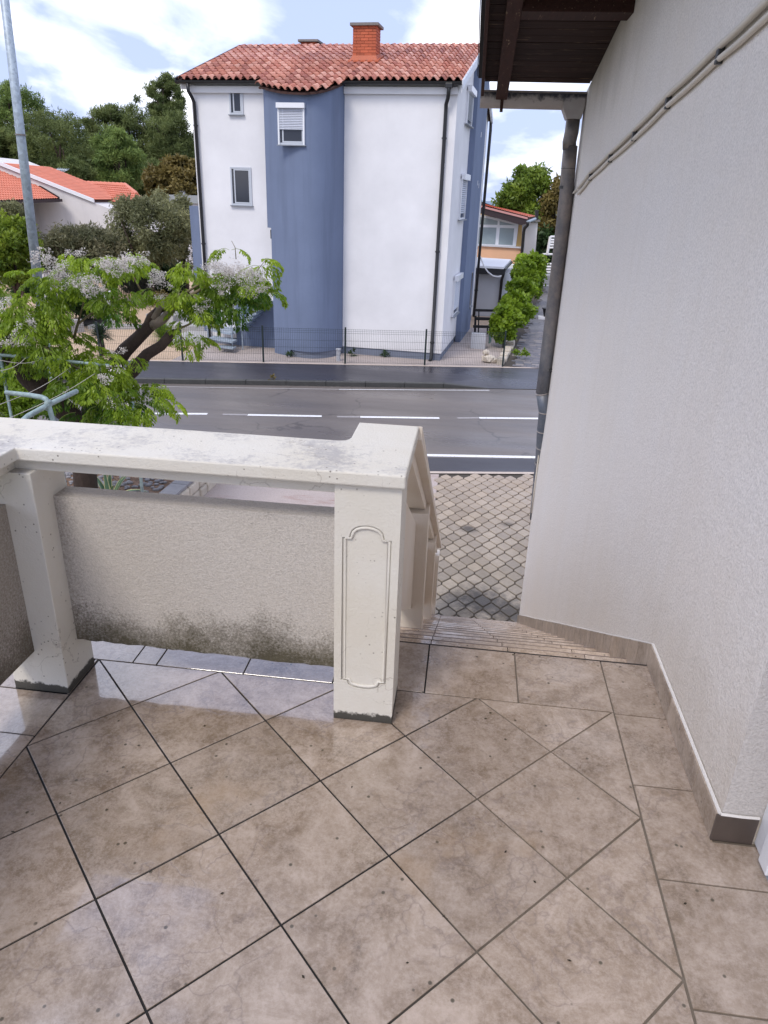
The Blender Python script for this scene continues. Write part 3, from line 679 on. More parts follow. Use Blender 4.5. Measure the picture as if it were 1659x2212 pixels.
# the side cheek the rail stands on
P = [(0.93, 0.62, -0.163), (0.93, 0.776, -0.163), (0.93, 0.79, -0.20), (0.93, 5.5, -2.8), (0.93, 0.62, -2.8)]
MB().prism(P, (0.0495, 0, 0)).build('stair_cheek', M_CREAM2, st)

# ------------------------------------------------------------------ our house: wall, skirting, soffit, gutter, pipe
hs = thing('rough_cast_house', 'cream rough cast house wall rising on the right of the terrace and steps', 'house', (2.2, 2, 0))
YW = 5.28
zr_ = lambda y: 2.49 + 0.30 * (5.06 - y) * 0.55         # underside of the roof at the wall
poly = [(2.09, -0.04, -0.02), (2.09, YW, GZ - 0.02), (2.09, YW, 2.45), (2.09, -0.04, zr_(-0.04))]
poly = [(2.09, -0.04, -0.4), (2.09, 0.9, -2.82), (2.09, YW, -2.82), (2.09, YW, 2.46), (2.09, -0.04, zr_(-0.04) + 0.05)]
MB().prism(poly, (0.3, 0, 0)).build('gable_wall', M_WALL, hs)
MB().box((2.391, 4.98, GZ - 0.02), (9, YW, 2.5)).build('street_wall', M_WALL, hs)
# return beside the entrance: plaster strip darker than the wall, frame of the door
MB().box((2.0895, -0.0410, 0.09), (2.21, -0.0402, 2.6)).build('return_plaster', m_stucco('return plaster', (0.60, 0.57, 0.55), 120), hs)
dr = MB().box((2.195, -0.98, 0.0), (2.235, -0.0415, 2.12)).build('entrance_door', M_WHITEPVC, hs, bevel=0.004)
MB().box((2.188, -0.98, 0.0), (2.1945, -0.115, 0.014)).build('threshold', M_GALV, dr)
MB().box((2.175, -0.170, 0.02), (2.1945, -0.118, 2.1)).build('door_frame', M_WHITEPVC, dr, bevel=0.003)
MB().box((2.21, -3.2, 0.0), (2.5, -0.981, 2.9)).build('recess_wall', M_WALL, hs)
MB().box((2.21, -0.98, 2.121), (2.5, -0.0415, 3.2)).build('recess_wall', M_WALL, hs)
# skirting tiles
MB().box((2.0785, -0.043, 0.0005), (2.0892, 0.786, 0.0935)).build('skirting_bed', M_MORTAR, hs)
for a, b in ((-0.0455, 0.131), (0.131, 0.463), (0.463, 0.787)):
    MB().box((2.0735, a + 0.001, 0.001), (2.0783, b - 0.001, 0.0925)).build('skirting_tile', M_SKIRT, hs, bevel=0.001)
MB().box((2.0735, -0.0520, 0.001), (2.186, -0.0435, 0.0925)).build('skirting_tile', simple('dark return tile', (0.085, 0.065, 0.055), 0.4, 0.4, 12), hs, bevel=0.001)  # return tile in a darker colour than the other skirting tiles
for k in range(1, NS + 1):
    y0, y1 = 0.785 + T_ * (k - 1), 0.785 + T_ * k
    if y0 > YW - 0.05: break
    y1 = min(y1, YW)
    zt0, zt1 = 0.092 - SL * (y0 - 0.785), 0.092 - SL * (y1 - 0.785); zb = -R_ * k
    ym = (y0 + y1) / 2; zm = (zt0 + zt1) / 2
    for a, b, za, zbv in ((y0, ym, zt0, zm), (ym, y1, zm, zt1)):
        MB().prism([(2.0735, a + 0.0015, zb + 0.001), (2.0735, b - 0.0015, zb + 0.001), (2.0735, b - 0.0015, zbv), (2.0735, a + 0.0015, za)], (0.0135, 0, 0)).build('stair_skirting_tile', M_SKIRT, hs)
# white mortar bead along the top of the skirting
bead = [(2.084, -0.046, 0.0945), (2.084, 0.30, 0.0955), (2.084, 0.786, 0.0945)] + [(2.085, 0.786 + 0.3 * i, 0.0945 - SL * 0.3 * i + random.uniform(-.002, .002)) for i in range(1, 15)]
MB().tube([(p[0], p[1], p[2] + random.uniform(-0.001, 0.001)) for p in bead], 0.0045, 6).build('mortar_bead', M_MORTAR, hs)
MB().tube([(2.084, -0.047, 0.0945), (2.14, -0.048, 0.094), (2.187, -0.047, 0.095)], 0.0045, 6).build('mortar_bead', M_MORTAR, hs)

# roof overhang
rf = thing('eaves_overhang', 'dark stained timber eaves with soffit boards jutting out over the steps', 'roof overhang', (1.7, 4.5, 2.6))
zs = lambda y: 2.505 + 0.165 * (5.06 - y)                # underside of the boards
def board(y0, y1, x0, x1, th, name, mat, dz=0.0, par=rf):
    mb = MB(); P = []
    for y in (y0, y1):
        z = zs(y) + dz; P += [(x0, y, z), (x1, y, z), (x1, y, z + th), (x0, y, z + th)]
    mb.add(P, [(0, 1, 2, 3), (4, 7, 6, 5), (0, 4, 5, 1), (1, 5, 6, 2), (2, 6, 7, 3), (3, 7, 4, 0)]); return mb.build(name, mat, par)
y = 5.06; bw = 0.115; k = 0
while y > -3.2:
    board(y - bw + 0.006, y, 1.262, 2.0885, 0.02, 'soffit_board', M_WOOD, random.uniform(-0.001, 0.001)); y -= bw; k += 1
board(-3.3, 5.075, 1.245, 9.0, 0.012, 'roof_deck', M_FELT, 0.0215)
board(-3.3, 5.10, 1.205, 9.0, 0.05, 'roof_covering', M_FELT, 0.034)
# rafter and verge boards
def zb_(y, h): return zs(y) - h
def beamy(x0, x1, y0, y1, h, name, mat, dz=0.0):
    P = []
    for y in (y0, y1):
        z = zs(y) - 0.0015 + dz; P += [(x0, y, z - h), (x1, y, z - h), (x1, y, z), (x0, y, z)]
    return MB().add(P, [(0, 1, 2, 3), (4, 7, 6, 5), (0, 4, 5, 1), (1, 5, 6, 2), (2, 6, 7, 3), (3, 7, 4, 0)]).build(name, mat, rf, bevel=0.004)
beamy(1.36, 1.452, -3.2, 5.13, 0.105, 'rafter', M_BEAM)
beamy(1.236, 1.261, -3.2, 5.12, 0.085, 'verge_board', M_BEAM)
beamy(1.196, 1.2005, -3.2, 5.08, 0.05, 'verge_flashing', M_FELT, 0.09)
MB().box((1.4525, 3.44, 2.650), (2.13, 3.655, 2.735)).build('purlin', M_BEAM, rf, bevel=0.004)
MB().box((1.40, 5.1305, 2.30), (1.425, 5.137, 2.44)).build('gutter_bracket', M_BEAM, rf)
# gutter
gt = thing('zinc_gutter', 'stained half round zinc gutter hanging under the dark eaves', 'gutter', (1.7, 5.2, 2.4))
zc, rr = 2.452, 0.118
pr = [(5.15 + 0.075 + 0.075 * math.cos(t), zc + rr * math.sin(t)) for t in np.linspace(math.pi, 2 * math.pi, 13)]
pi_ = [(5.225 + 0.070 * math.cos(t), zc + (rr - 0.006) * math.sin(t)) for t in np.linspace(2 * math.pi, math.pi, 13)]
MB().prism([(1.236, a, b) for a, b in pr + pi_], (7.7, 0, 0)).build('trough', M_GUTZ, gt, smooth=False)
MB().prism([(1.2345, a, b) for a, b in pr], (0.0014, 0, 0)).build('end_plate', M_GUTZ, gt)
MB().tube([(1.236, 5.150, zc), (9, 5.150, zc)], 0.008, 8).build('front_bead', M_ZINC, gt)
# rainwater pipe with hopper
dp = thing('rain_downpipe', 'dark speckled zinc rainwater pipe with hopper at the corner of the rough cast house', 'downpipe', (2.03, 5.2, 2.3))
def lathe_xy(c, rings, seg=20):
    vs = []; fs = []
    for (z, rx_, ry_, ox) in rings: vs += [(c[0] + ox + rx_ * math.cos(2 * math.pi * k / seg), c[1] + ry_ * math.sin(2 * math.pi * k / seg), z) for k in range(seg)]
    for i in range(len(rings) - 1): fs += [(i * seg + k, i * seg + (k + 1) % seg, (i + 1) * seg + (k + 1) % seg, (i + 1) * seg + k) for k in range(seg)]
    fs += [tuple(range(seg)), tuple((len(rings) - 1) * seg + k for k in range(seg))]
    return MB().add(vs, fs)
hp = [(1.905, 2.353), (1.915, 2.42), (2.082, 2.42), (2.086, 2.365), (2.066, 2.265), (1.95, 2.265)]
MB().prism([(x, 5.140, z) for x, z in hp], (0, 0.17, 0)).build('hopper', M_GUTZ, dp, bevel=0.006)
ax = lambda v: aty(v, 5.19)
path = [(2.008, 5.2, 2.27), (2.008, 5.2, 2.17), (1.999, 5.2, 2.10), (2.006, 5.2, 2.05)]
MB().tube(path, 0.057, 20).build('neck', M_ZINC, dp, smooth=True)
zb5 = Z(2000, 1500, 0.6028)
cl = [((1236 + 0), 350), (1231, 420), (1217, 551), (1203, 640), (1193, 740), (1183, 800)]
lowpts = [np.array([2.034, 5.2, 2.07]), np.array([2.040, 5.2, 1.90])]
for v in ((1229.5, 420), (1217, 551), (1204, 660), (1191, 770), (1182, 850)): lowpts.append(ax(v))
lowpts = [np.array([min(p[0] - 0.022, 2.031), p[1], p[2]]) for p in lowpts]
MB().tube(lowpts, 0.0595, 22).build('pipe', M_ZINC, dp, smooth=True)
el = [lowpts[-1] * 1.0]
for v, yo in (((1177, 890), 5.20), ((1173, 930), 5.22), ((1171, 965), 5.26), ((1168, 1000), 5.33), ((1164, 1040), 5.40), ((1160, 1080), 5.47), ((1156, 1120), 5.54)):
    el.append(aty(v, yo))
MB().tube(el, 0.0585, 22).build('bent_foot', M_ZINC, dp, smooth=True)
for a, b in zip(el[:-1], el[1:]):
    u = (b - a) / np.linalg.norm(b - a); MB().tube([a - u * 0.005, a + u * 0.005], 0.0605, 20).build('pipe_seam', M_GUTZ, dp, smooth=True)
g2 = aty((1224, 405), 5.2); tdir = (lowpts[3] - lowpts[2]); tdir /= np.linalg.norm(tdir)
for q in (g2, aty((1188, 797), 5.2)):
    MB().tube([q - tdir * 0.012, q + tdir * 0.012], 0.064, 20).build('pipe_clamp', M_CLIP, dp)
    MB().tube([q + np.array([0.05, 0, 0]), q + np.array([0.05, 0.0, 0]) + np.array([max(0.0, 2.088 - q[0] - 0.05), 0, 0.01])], 0.006, 6).build('clamp_arm', M_CLIP, dp)
for zz in (1.9,): MB().tube([(2.0175, 5.2, zz - 0.002), (2.0175, 5.2, zz + 0.002)], 0.0608, 20).build('pipe_seam', M_CLIP, dp)
# conduits along the wall
bpts = [(1700, -45), (1659, 0), (1555, 99), (1443, 205), (1370, 280), (1318, 330), (1275, 372), (1250, 405)]
W3 = [atx(v, 2.073) for v in bpts]
def smoothpath(P, n=6):
    out = []
    for i in range(len(P) - 1):
        for k in range(n):
            t = k / n; out.append(P[i] * (1 - t) + P[i + 1] * t - np.array([0, 0, 0.004 * math.sin(math.pi * t) ** 2]))
    return out + [P[-1]]
cable = thing('cable_conduits', 'two cream plastic conduits running up the rough cast wall on black clips', 'conduit', tuple(W3[3]))
MB().tube(smoothpath(W3), 0.0125, 10).build('conduit', M_CONDUIT, cable, smooth=True)
W4 = [p + np.array([0.004, 0.005, -0.043 - 0.003 * math.sin(i * 2.1)]) for i, p in enumerate(W3)]
MB().tube(smoothpath(W4), 0.0105, 10).build('conduit', M_CONDUIT, cable, smooth=True)
for p in W3[2:7]:
    MB().box(tuple(p + np.array([-0.006, -0.014, -0.055])), tuple(p + np.array([0.016, 0.014, -0.004]))).build('clip', M_CLIP, cable, bevel=0.003)
# thin cable that turns down the wall corner
dn = [W3[-1] + np.array([0, 0.02, 0])] + [np.array([2.078, YW - 0.02 - 0.002 * i, 1.70 - 0.30 * i]) for i in range(0, 11)]
MB().tube(dn, 0.007, 8).build('down_cable', M_CONDUIT, cable, smooth=True)
for z in (1.1, 0.2, -0.75): MB().tube([(2.060, YW - 0.03, z), (2.089, YW - 0.03, z)], 0.005, 6).build('clip', M_CLIP, cable)

# ------------------------------------------------------------------ grounds
def sheet(name, pts, z, mat):
    return tag(MB().add([(p[0], p[1], z if len(p) < 3 else p[2]) for p in pts], [tuple(range(len(pts)))]).build(name, mat), kind='structure')
RZ, SZ = -2.862, -2.742
sheet('ground', [(-2500, -500), (2500, -500), (2500, 900), (-2500, 900)], -3.0, M_LAND)
rs = 0.175; RX0, RX1 = -90, 90
near = lambda x, z=RZ: atz((915, 1018), GZ)[1] + rs * (x - atz((915, 1018), GZ)[0])
NY = 10.42
nearL = lambda x: 10.30 + 0.19 * (x - 1.39)
farL = lambda x: None
kA, kB = atz((359, 829), RZ), atz((1051, 840), RZ)
ks = (kB[1] - kA[1]) / (kB[0] - kA[0]); kerbY = lambda x: kA[1] + ks * (x - kA[0])
sheet('road', [(RX0, nearL(RX0) + 0.12), (RX1, nearL(RX1) + 0.12), (RX1, kerbY(RX1) + 0.01), (RX0, kerbY(RX0) + 0.01)], RZ, M_ROAD)
road = bpy.data.objects['road']; road['_w'] = [0, 0, 0]
# darker asphalt strip between forecourt and edge line
e0, e1 = atz((915, 983.5), RZ), atz((1078, 986), RZ); es = (e1[1] - e0[1]) / (e1[0] - e0[0])
sheet('road_edge_strip', [(-40, nearL(-40) + 0.12), (40, nearL(40) + 0.12), (40, e0[1] + es * (40 - e0[0]) - 0.13), (-40, e0[1] + es * (-40 - e0[0]) - 0.13)], RZ + 0.004, M_WALKA)
def stripe(va, vb, wpx, z=RZ + 0.005, name='road_marking', ext=(0, 0), wd=0.12):
    a, b = atz(va, z), atz(vb, z); d = b - a; d /= np.linalg.norm(d); n = np.array([-d[1], d[0], 0]); a = a - d * ext[0]; b = b + d * ext[1]
    return MB().add([a - n * wd / 2, b - n * wd / 2, b + n * wd / 2, a + n * wd / 2], [(0, 1, 2, 3)]).build(name, M_PAINT, road)
z4 = Z(650, 850, 0.7836)
stripe((915, 983), (1155, 987.5), 0, ext=(14, 8), wd=0.13)
worn = simple('worn road paint', (0.34, 0.32, 0.31), 0.6, 0.4, 14)
stripe(z4(860, 856), z4(1610, 861), 0, wd=0.05)
o = stripe(z4(0, 843), z4(858, 856), 0, ext=(30, 0.0), wd=0.06); o.data.materials[0] = worn
worn = simple('worn road paint', (0.30, 0.28, 0.28), 0.6, 0.4, 14)
for a, b in (((205, 892 ), (448, 894)), ((535, 896), (695, 899)), ((778, 900.5), (949, 903)), ((1035, 902.5), (1165, 904))): stripe(a, b, 0, wd=0.13)
for a, b in (((481, 895), (534, 896)), ((728, 900), (777, 900.5)), ((988, 903), (1034, 902.5))):
    o = stripe(a, b, 0, wd=0.12); o.data.materials[0] = worn
# far pavement with kerb
fy0, fy1 = atz((359, 780), SZ), atz((1100, 794), SZ); fs_ = (fy1[1] - fy0[1]) / (fy1[0] - fy0[0]); fenY = lambda x: fy0[1] + fs_ * (x - fy0[0])
kz = lambda x: SZ if x < 0.75 else (SZ + (RZ + 0.012 - SZ) * min(1, (x - 0.75) / 1.15))
xs_ = [-90, -20, -8, 0.75, 1.9, 12, 90]
vs = []; fcs_ = []
for x in xs_:
    vs += [(x, kerbY(x) + 0.14 if x < 1.9 else kerbY(x) + 0.0, kz(x)), (x, kerbY(x) + 0.9, kz(x) * 0.4 + SZ * 0.6), (x, fenY(x), SZ)]
for i in range(len(xs_) - 1):
    for k in range(2): fcs_.append((3 * i + k, 3 * i + 3 + k, 3 * i + 4 + k, 3 * i + 1 + k))
tag(MB().add(vs, fcs_).build('pavement', M_WALKA), kind='structure')
pav = bpy.data.objects['pavement']
x = 1.9; first = True
while x > -14:
    x0 = x - (1.0 if not first else 1.14); 
    P = []
    for q in (x0 + 0.006, x - 0.006):
        y = kerbY(q); zt = kz(q) + 0.004; P += [(q, y, RZ - 0.05), (q, y + 0.139, RZ - 0.05), (q, y + 0.139, zt), (q, y + 0.012, zt), (q, y, zt - 0.012)]
    MB().add(P, [(0, 1, 2, 3, 4), (9, 8, 7, 6, 5)] + [(k, 5 + k, 5 + (k + 1) % 5, (k + 1) % 5) for k in range(5)]).build('kerb_stone', M_KERB, pav)
    x = x0; first = False
sheet('yard', [(-60, fenY(-60)), (2.55, fenY(2.55)), (4.0, 60), (-60, 60)], SZ + 0.004, M_GRAVEL)
sheet('concrete_yard', [(-6.9, fenY(-6.9) + 0.02), (2.35, fenY(2.35) + 0.02), (2.9, 26.5), (-6.9, 22.6)], SZ + 0.009, M_YARDC)
tag(MB().add([(-60, fenY(-60) - 0.04, SZ + 0.003), (3.6, fenY(3.6) - 0.04, SZ + 0.003), (3.6, fenY(3.6) + 0.03, SZ + 0.012), (-60, fenY(-60) + 0.03, SZ + 0.012)], [(0, 1, 2, 3)]).build('yard_edging', M_KERBL), kind='structure')
# forecourt: concrete drive and interlocking pavers
sheet('driveway', [(-2.9, 0.65), (0.97, 0.65), (0.97, nearL(0.97)), (-2.9, nearL(-2.9))], GZ - 0.012, M_AGGR)
sheet('forecourt', [(0.97, 5.15), (9.5, 5.15), (9.5, nearL(9.5)), (0.97, nearL(0.97))], GZ - 0.014, M_PAVJ)
fc = bpy.data.objects['forecourt']; fc['_w'] = [0, 0, 0]
tag(MB().add([(-2.9, nearL(-2.9) + 0.0, GZ + 0.002), (9.5, nearL(9.5), GZ + 0.002), (9.5, nearL(9.5) + 0.10, GZ + 0.002), (-2.9, nearL(-2.9) + 0.10, GZ + 0.002), (9.5, nearL(9.5) + 0.13, RZ), (-2.9, nearL(-2.9) + 0.13, RZ)], [(0, 1, 2, 3), (3, 2, 4, 5)]).build('forecourt_kerb', M_KERBL), kind='structure')
PW, PR = 0.205, 0.172
def paver_poly(inset_=0.0085):
    pts = []; Nn = 8; A = 0.052
    g = lambda x: A * math.cos(2 * math.pi * x / PW) + 0.007 * math.cos(6 * math.pi * x / PW)
    for k in range(Nn + 1):
        x = -PW / 2 + PW * k / Nn; pts.append((x, PR / 2 + g(x)))
    low = [(p[0], -p[1]) for p in pts[::-1]]
    return inset([p for p in low] + [p for p in pts], inset_)
pp = clean(paver_poly(), 0.003)
proto = slab(pp, -0.02, 0.0, 0.006).build('paver', M_PAVER, fc); proto.location = (0, 0, 0)
protos = [proto]; cnt = 0; mat_first = True
cells = []
j = 0; y = 5.26
while y < 11.3:
    off = PW / 2 if j % 2 else 0
    for i in range(-1, 14):
        x = 1.10 + i * PW + off
        if x < 0.99 or y > nearL(x) - 0.09: continue
        cells.append((x, y))
    y += PR; j += 1
def vis_x(y): return 1.45 + (y - 5.3) * 0.20 + 0.75
cells = [c for c in cells if c[0] < 2.35 + (c[1] - 5.3) * 0.13]
cells.sort(key=lambda c: c[1])
for k, (x, y) in enumerate(cells):
    M = Matrix.Translation((x, y, GZ + random.uniform(-0.003, 0.003))) @ Matrix.Rotation(random.uniform(-0.02, 0.02), 4, 'Z') @ Matrix.Rotation(random.uniform(-0.012, 0.012), 4, 'X')
    if k == 0: proto.matrix_world = M; proto['_w'] = list(M.translation)
    elif k < 300: place(proto, 'paver', fc, M)
rest = cells[300:]
rows = [(1.10 + i * PW + (PW / 2 if jj % 2 else 0), 5.26 + jj * PR) for jj in range(40) for i in range(5, 38)]
rest += [c for c in rows if c[0] >= 2.35 + (c[1] - 5.3) * 0.13 and c[1] < nearL(c[0]) - 0.09 and c[0] < 8 and c[1] > 5.3]
if rest:
    mb = MB()
    base = slab(pp, -0.02, 0.0, 0.006)
    for (x, y) in rest: mb.add([(a + x, b + y, c + GZ) for a, b, c in base.v], base.f)
    o = mb.build('outer_pavers', M_PAVER, fc); o['kind'] = 'stuff'

# ------------------------------------------------------------------ blue and white house across the road
TH = math.radians(5.8); HO = np.array([0.54, 19.5, 0.0]); HX = np.array([math.cos(TH), -math.sin(TH), 0]); HB = np.array([math.sin(TH), math.cos(TH), 0])
def hw(p): return HO + HX * p[0] + HB * p[1] + np.array([0, 0, p[2]])
def hl(v, d=0.0):                                # front-parallel plane at depth d -> (s, d, z)
    X = at(v, HO + HB * d, HB) - HO; return np.array([X @ HX, d, X[2]])
def hside(v, s=0.0):
    X = at(v, HO + HX * s, HX) - HO; return np.array([s, X @ HB, X[2]])
bh = thing('apartment_house', 'tall white house with curved slate blue bay and red tile roof across the road', 'house', tuple(hw((-3.7, 4.2, GZ))))
def hb(mb, name, mat, par=None, **k): return mb.build(name, mat, par or bh, xf=hw, **k)
SLft, DEP, ZE = -7.42, 8.5, 4.33
zroof = lambda d: 4.40 + 0.335 * (d + 0.18) if d < DEP / 2 else 4.40 + 0.335 * (DEP - d + 0.18)
mb = MB(); mb.prism([(SLft, 0, -2.52), (SLft, DEP, -2.52), (SLft, DEP, zroof(DEP) - 0.12), (SLft, DEP / 2, zroof(DEP / 2) - 0.12), (SLft, 0, zroof(0) - 0.12)], (-SLft, 0, 0)); body = hb(mb, 'white_walls', M_FWHITE)
hb(MB().box((SLft + 0.03, 0.03, -3.6), (-0.03, DEP - 0.03, -2.5205)), 'plinth', M_PLINTH)
# bay: plan curve of the protruding blue part
rP = lambda v: (lambda t: CAM + ray(*v) * t)
def on_roof(v):
    n = -0.335 * HB + np.array([0, 0, 1.0]); P = hw((0, -0.18, 4.40)); X = at(v, P, n) - HO; return np.array([X @ HX, X @ HB, X[2]])
ez = Z(650, 50, 0.4219)
# eave curve of the bay measured in the photograph, taken on the roof plane
sLx = hl((578, 490), -0.85)[0]
ev = [on_roof(ez(*q)) for q in ((878, 668), (940, 686), (1040, 708), (1150, 718), (1280, 722), (1400, 712), (1500, 690), (1570, 662), (1625, 640))]
sL, sR = hl((578, 490), -0.85)[0] - 0.14, hl((742, 500))[0]
ss = np.linspace(sL, sR, 33)
es_ = np.array([e[0] for e in ev]); ed_ = np.array([min(e[1], -0.18) for e in ev]); oi = np.argsort(es_)
bay_d = lambda s: np.interp(s, es_[oi], ed_[oi]) if True else 0
bd = np.array([max(-1.2, bay_d(s) + 0.22) for s in ss]); pf = np.polyfit(ss, bd, 4); bd = np.polyval(pf, ss); bd = np.minimum(bd, -0.02); bd[-1] = -0.004
bdm = lambda s: float(np.interp(s, ss, bd))
zsplit = hl((585, 490))[2]
def bay(s0, s1, z0, ztop, name):
    S = [s for s in ss if s0 < s < s1]; S = [s0] + S + [s1]; P = [(s, bdm(s)) for s in S]; top = [zroof(d) - 0.10 if ztop is None else ztop for s, d in P]
    n = len(P); vs = [(s, d, z0) for s, d in P] + [(s, d, t) for (s, d), t in zip(P, top)] + [(s, -0.001, z0) for s, d in P] + [(s, -0.001, (zroof(0) - 0.1 if ztop is None else ztop)) for s, d in P]
    fs = [(i, i + 1, n + i + 1, n + i) for i in range(n - 1)] + [(n + i, n + i + 1, 3 * n + i + 1, 3 * n + i) for i in range(n - 1)] + [(i, i + 1, 2 * n + i + 1, 2 * n + i) for i in range(n - 1)]
    fs += [(0, n, 3 * n, 2 * n), (n - 1, 2 * n - 1, 4 * n - 1, 3 * n - 1)]
    o = hb(MB().add(vs[:2 * n], fs[:n - 1]).add(vs, fs[n - 1:]), name, M_FBLUE)
    for p in list(o.data.polygons)[:n - 1]: p.use_smooth = True
    return o
bay(sL, sR, zsplit, None, 'blue_bay')
sL2 = hl((592.5, 560), -0.85)[0] - 0.14
sM = sL2 + 0.62; bay(sL2, sM, -2.80, zsplit - 0.0005, 'blue_bay'); bay(sM + 0.0005, sR, -2.54, zsplit - 0.0005, 'blue_bay')
Pp = [(s, bdm(s) + 0.05) for s in np.linspace(sM + 0.03, sR - 0.02, 14)]
hb(MB().prism([(s, min(d, 0.02), -2.85) for s, d in Pp] + [(Pp[-1][0], 0.04, -2.85), (Pp[0][0], 0.04, -2.85)], (0, 0, 0.309)), 'bay_plinth', M_PLINTH)
# door recess beside the bay, lamp, and the blue lower storey under the stairs
hb(MB().box((sL + 0.01, bdm(sL) + 0.35, -0.55), (sL2 + 0.02, -0.002, zsplit - 0.001)), 'blue_reveal', M_FBLUE)
wl = hb(MB().box((sL + 0.03, bdm(sL) + 0.12, zsplit - 0.30), (sL + 0.12, bdm(sL) + 0.349, zsplit - 0.06)), 'wall_lamp', M_BLACKMET, bevel=0.01)
hb(MB().box((SLft + 1.0, -0.012, -2.75), (sL2 - 0.001, -0.003, -1.32)), 'blue_base', M_FBLUE)
hb(MB().box((SLft - 0.9, 1.2, -2.8), (SLft - 0.002, 1.4, 1.2)), 'blue_screen_wall', M_FBLUE)
# cornices and gutters
for a, b in ((SLft, sL - 0.002), (sR + 0.002, 0.02)):
    hb(MB().box((a, -0.10, 4.10), (b, -0.002, 4.26)), 'cornice', M_FWHITE)
def gut(a, b, d=-0.24, z=4.36, r=0.075, s_end=True):
    pr = [(d + r * math.cos(t), z + r * math.sin(t)) for t in np.linspace(math.pi, 2 * math.pi, 9)]
    pi2 = [(d + (r - 0.008) * math.cos(t), z + (r - 0.008) * math.sin(t)) for t in np.linspace(2 * math.pi, math.pi, 9)]
    return hb(MB().prism([(a, p, q) for p, q in pr + pi2], (b - a, 0, 0)), 'gutter', M_BLACKMET)
gut(SLft - 0.30, sL - 0.02); gut(sR - 0.05, 0.13)
def hpipe(name, pts, r=0.045, clamps=()):
    o = hb(MB().tube(pts, r, 10), name, M_BLACKMET, smooth=True)
    for c in clamps: hb(MB().tube([np.array(c) - np.array([0, 0, 0.02]), np.array(c) + np.array([0, 0, 0.02])], r * 1.35, 10), 'pipe_clamp', M_BLACKMET, o)
    return o
xl = hl((440, 560), -0.08)[0]
hpipe('downpipe', [(SLft + 0.05, -0.26, 4.30), (SLft + 0.05, -0.25, 4.12), (SLft + 0.09, -0.14, 3.98), (SLft + 0.12, -0.08, 3.86), (SLft + 0.12, -0.08, 0.5), (SLft + 0.12, -0.08, -2.7)], 0.048, [(SLft + 0.12, -0.08, 3.3), (SLft + 0.12, -0.08, 0.2)])
xr = -0.22
hpipe('downpipe', [(xr + 0.02, -0.26, 4.32), (xr + 0.02, -0.25, 4.14), (xr + 0.0, -0.2, 4.0), (xr - 0.05, -0.1, 3.88), (xr - 0.05, -0.08, 3.7), (xr - 0.05, -0.08, -2.65), (xr - 0.08, -0.16, -2.74)], 0.05, [(xr - 0.05, -0.08, z) for z in (3.1, 0.3, -2.2)])
hb(MB().box((xr - 0.07, -0.31, 4.22), (xr + 0.11, -0.18, 4.33)), 'pipe_outlet', M_BLACKMET, bevel=0.01)
bp = hside((1040, 450), 0.22)
hpipe('downpipe', [(0.10, DEP + 0.0, 4.4), (0.12, DEP - 0.02, 4.0), (0.07, DEP - 0.06, -2.62)], 0.055, [(0.1, DEP - 0.04, 1.4), (0.075, DEP - 0.05, -1.6)])

# roof: deck, individual barrel tiles, ridge, verges
TW, TE, TL = 0.2055, 0.345, 0.42
cs, sn_ = math.cos(math.atan(0.335)), math.sin(math.atan(0.335))
s_r, s_l = 0.13, SLft - 0.33
# deck follows the bay eave
for a, b, d0 in ((s_l + 0.02, s_r - 0.02, -0.16),):
    hb(MB().add([(a, d0, zroof(d0) - 0.035), (b, d0, zroof(d0) - 0.035), (b, DEP / 2, zroof(DEP / 2) - 0.035), (a, DEP / 2, zroof(DEP / 2) - 0.035), (a, DEP + 0.2, zroof(DEP + 0.2) - 0.035), (b, DEP + 0.2, zroof(DEP + 0.2) - 0.035),
              (a, d0, zroof(d0) - 0.10), (b, d0, zroof(d0) - 0.10), (b, DEP / 2, zroof(DEP / 2) - 0.10), (a, DEP / 2, zroof(DEP / 2) - 0.10), (a, DEP + 0.2, zroof(DEP + 0.2) - 0.10), (b, DEP + 0.2, zroof(DEP + 0.2) - 0.10)],
             [(0, 1, 2, 3), (3, 2, 5, 4), (6, 9, 8, 7), (9, 10, 11, 8), (0, 6, 7, 1), (4, 5, 11, 10), (0, 3, 9, 6), (3, 4, 10, 9), (1, 7, 8, 2), (2, 8, 11, 5)]), 'roof_deck', M_ROOFD)
S2 = np.linspace(sL - 0.03, sR, 20); vs = []
for s in S2:
    d = min(-0.16, float(bay_d(s)) + 0.04); vs += [(s, -0.15, zroof(-0.15) - 0.05), (s, d, zroof(d) - 0.05), (s, d, zroof(d) - 0.10), (s, -0.15, zroof(-0.15) - 0.12)]
fs = [(4 * i + k, 4 * i + 4 + k, 4 * i + 4 + (k + 1) % 4, 4 * i + (k + 1) % 4) for i in range(19) for k in range(4)] + [(0, 1, 2, 3), (79, 78, 77, 76)]
hb(MB().add(vs, fs), 'bay_eave', M_ROOFD)
def tile_mesh():
    mb = MB(); seg = 8; prof = []
    for k in range(seg + 1):
        u = k / seg; x = (u - 0.5) * (TW + 0.012)
        z = 0.072 * math.sin(math.pi * min(1, u / 0.68)) ** 0.8 if u < 0.68 else -0.016 * math.sin(math.pi * (u - 0.68) / 0.32)
        prof.append((x, z))
    vs = []
    for y, lift in ((0, 0.034), (TL, 0.0)):
        vs += [(x, y, z + lift) for x, z in prof]
    vs += [(x, 0.004, z + 0.034 - 0.018) for x, z in prof]
    n = seg + 1
    fs = [(i, i + 1, n + i + 1, n + i) for i in range(seg)] + [(i, 2 * n + i, 2 * n + i + 1, i + 1) for i in range(seg)]
    return mb.add(vs, fs)
tm = tile_mesh(); tproto = None; cnt = 0
ncol = int((s_r - s_l) / TW); order = []
ups = cs * HB + np.array([0, 0, sn_]); nrm = np.cross(HX, ups)
L0 = -0.18
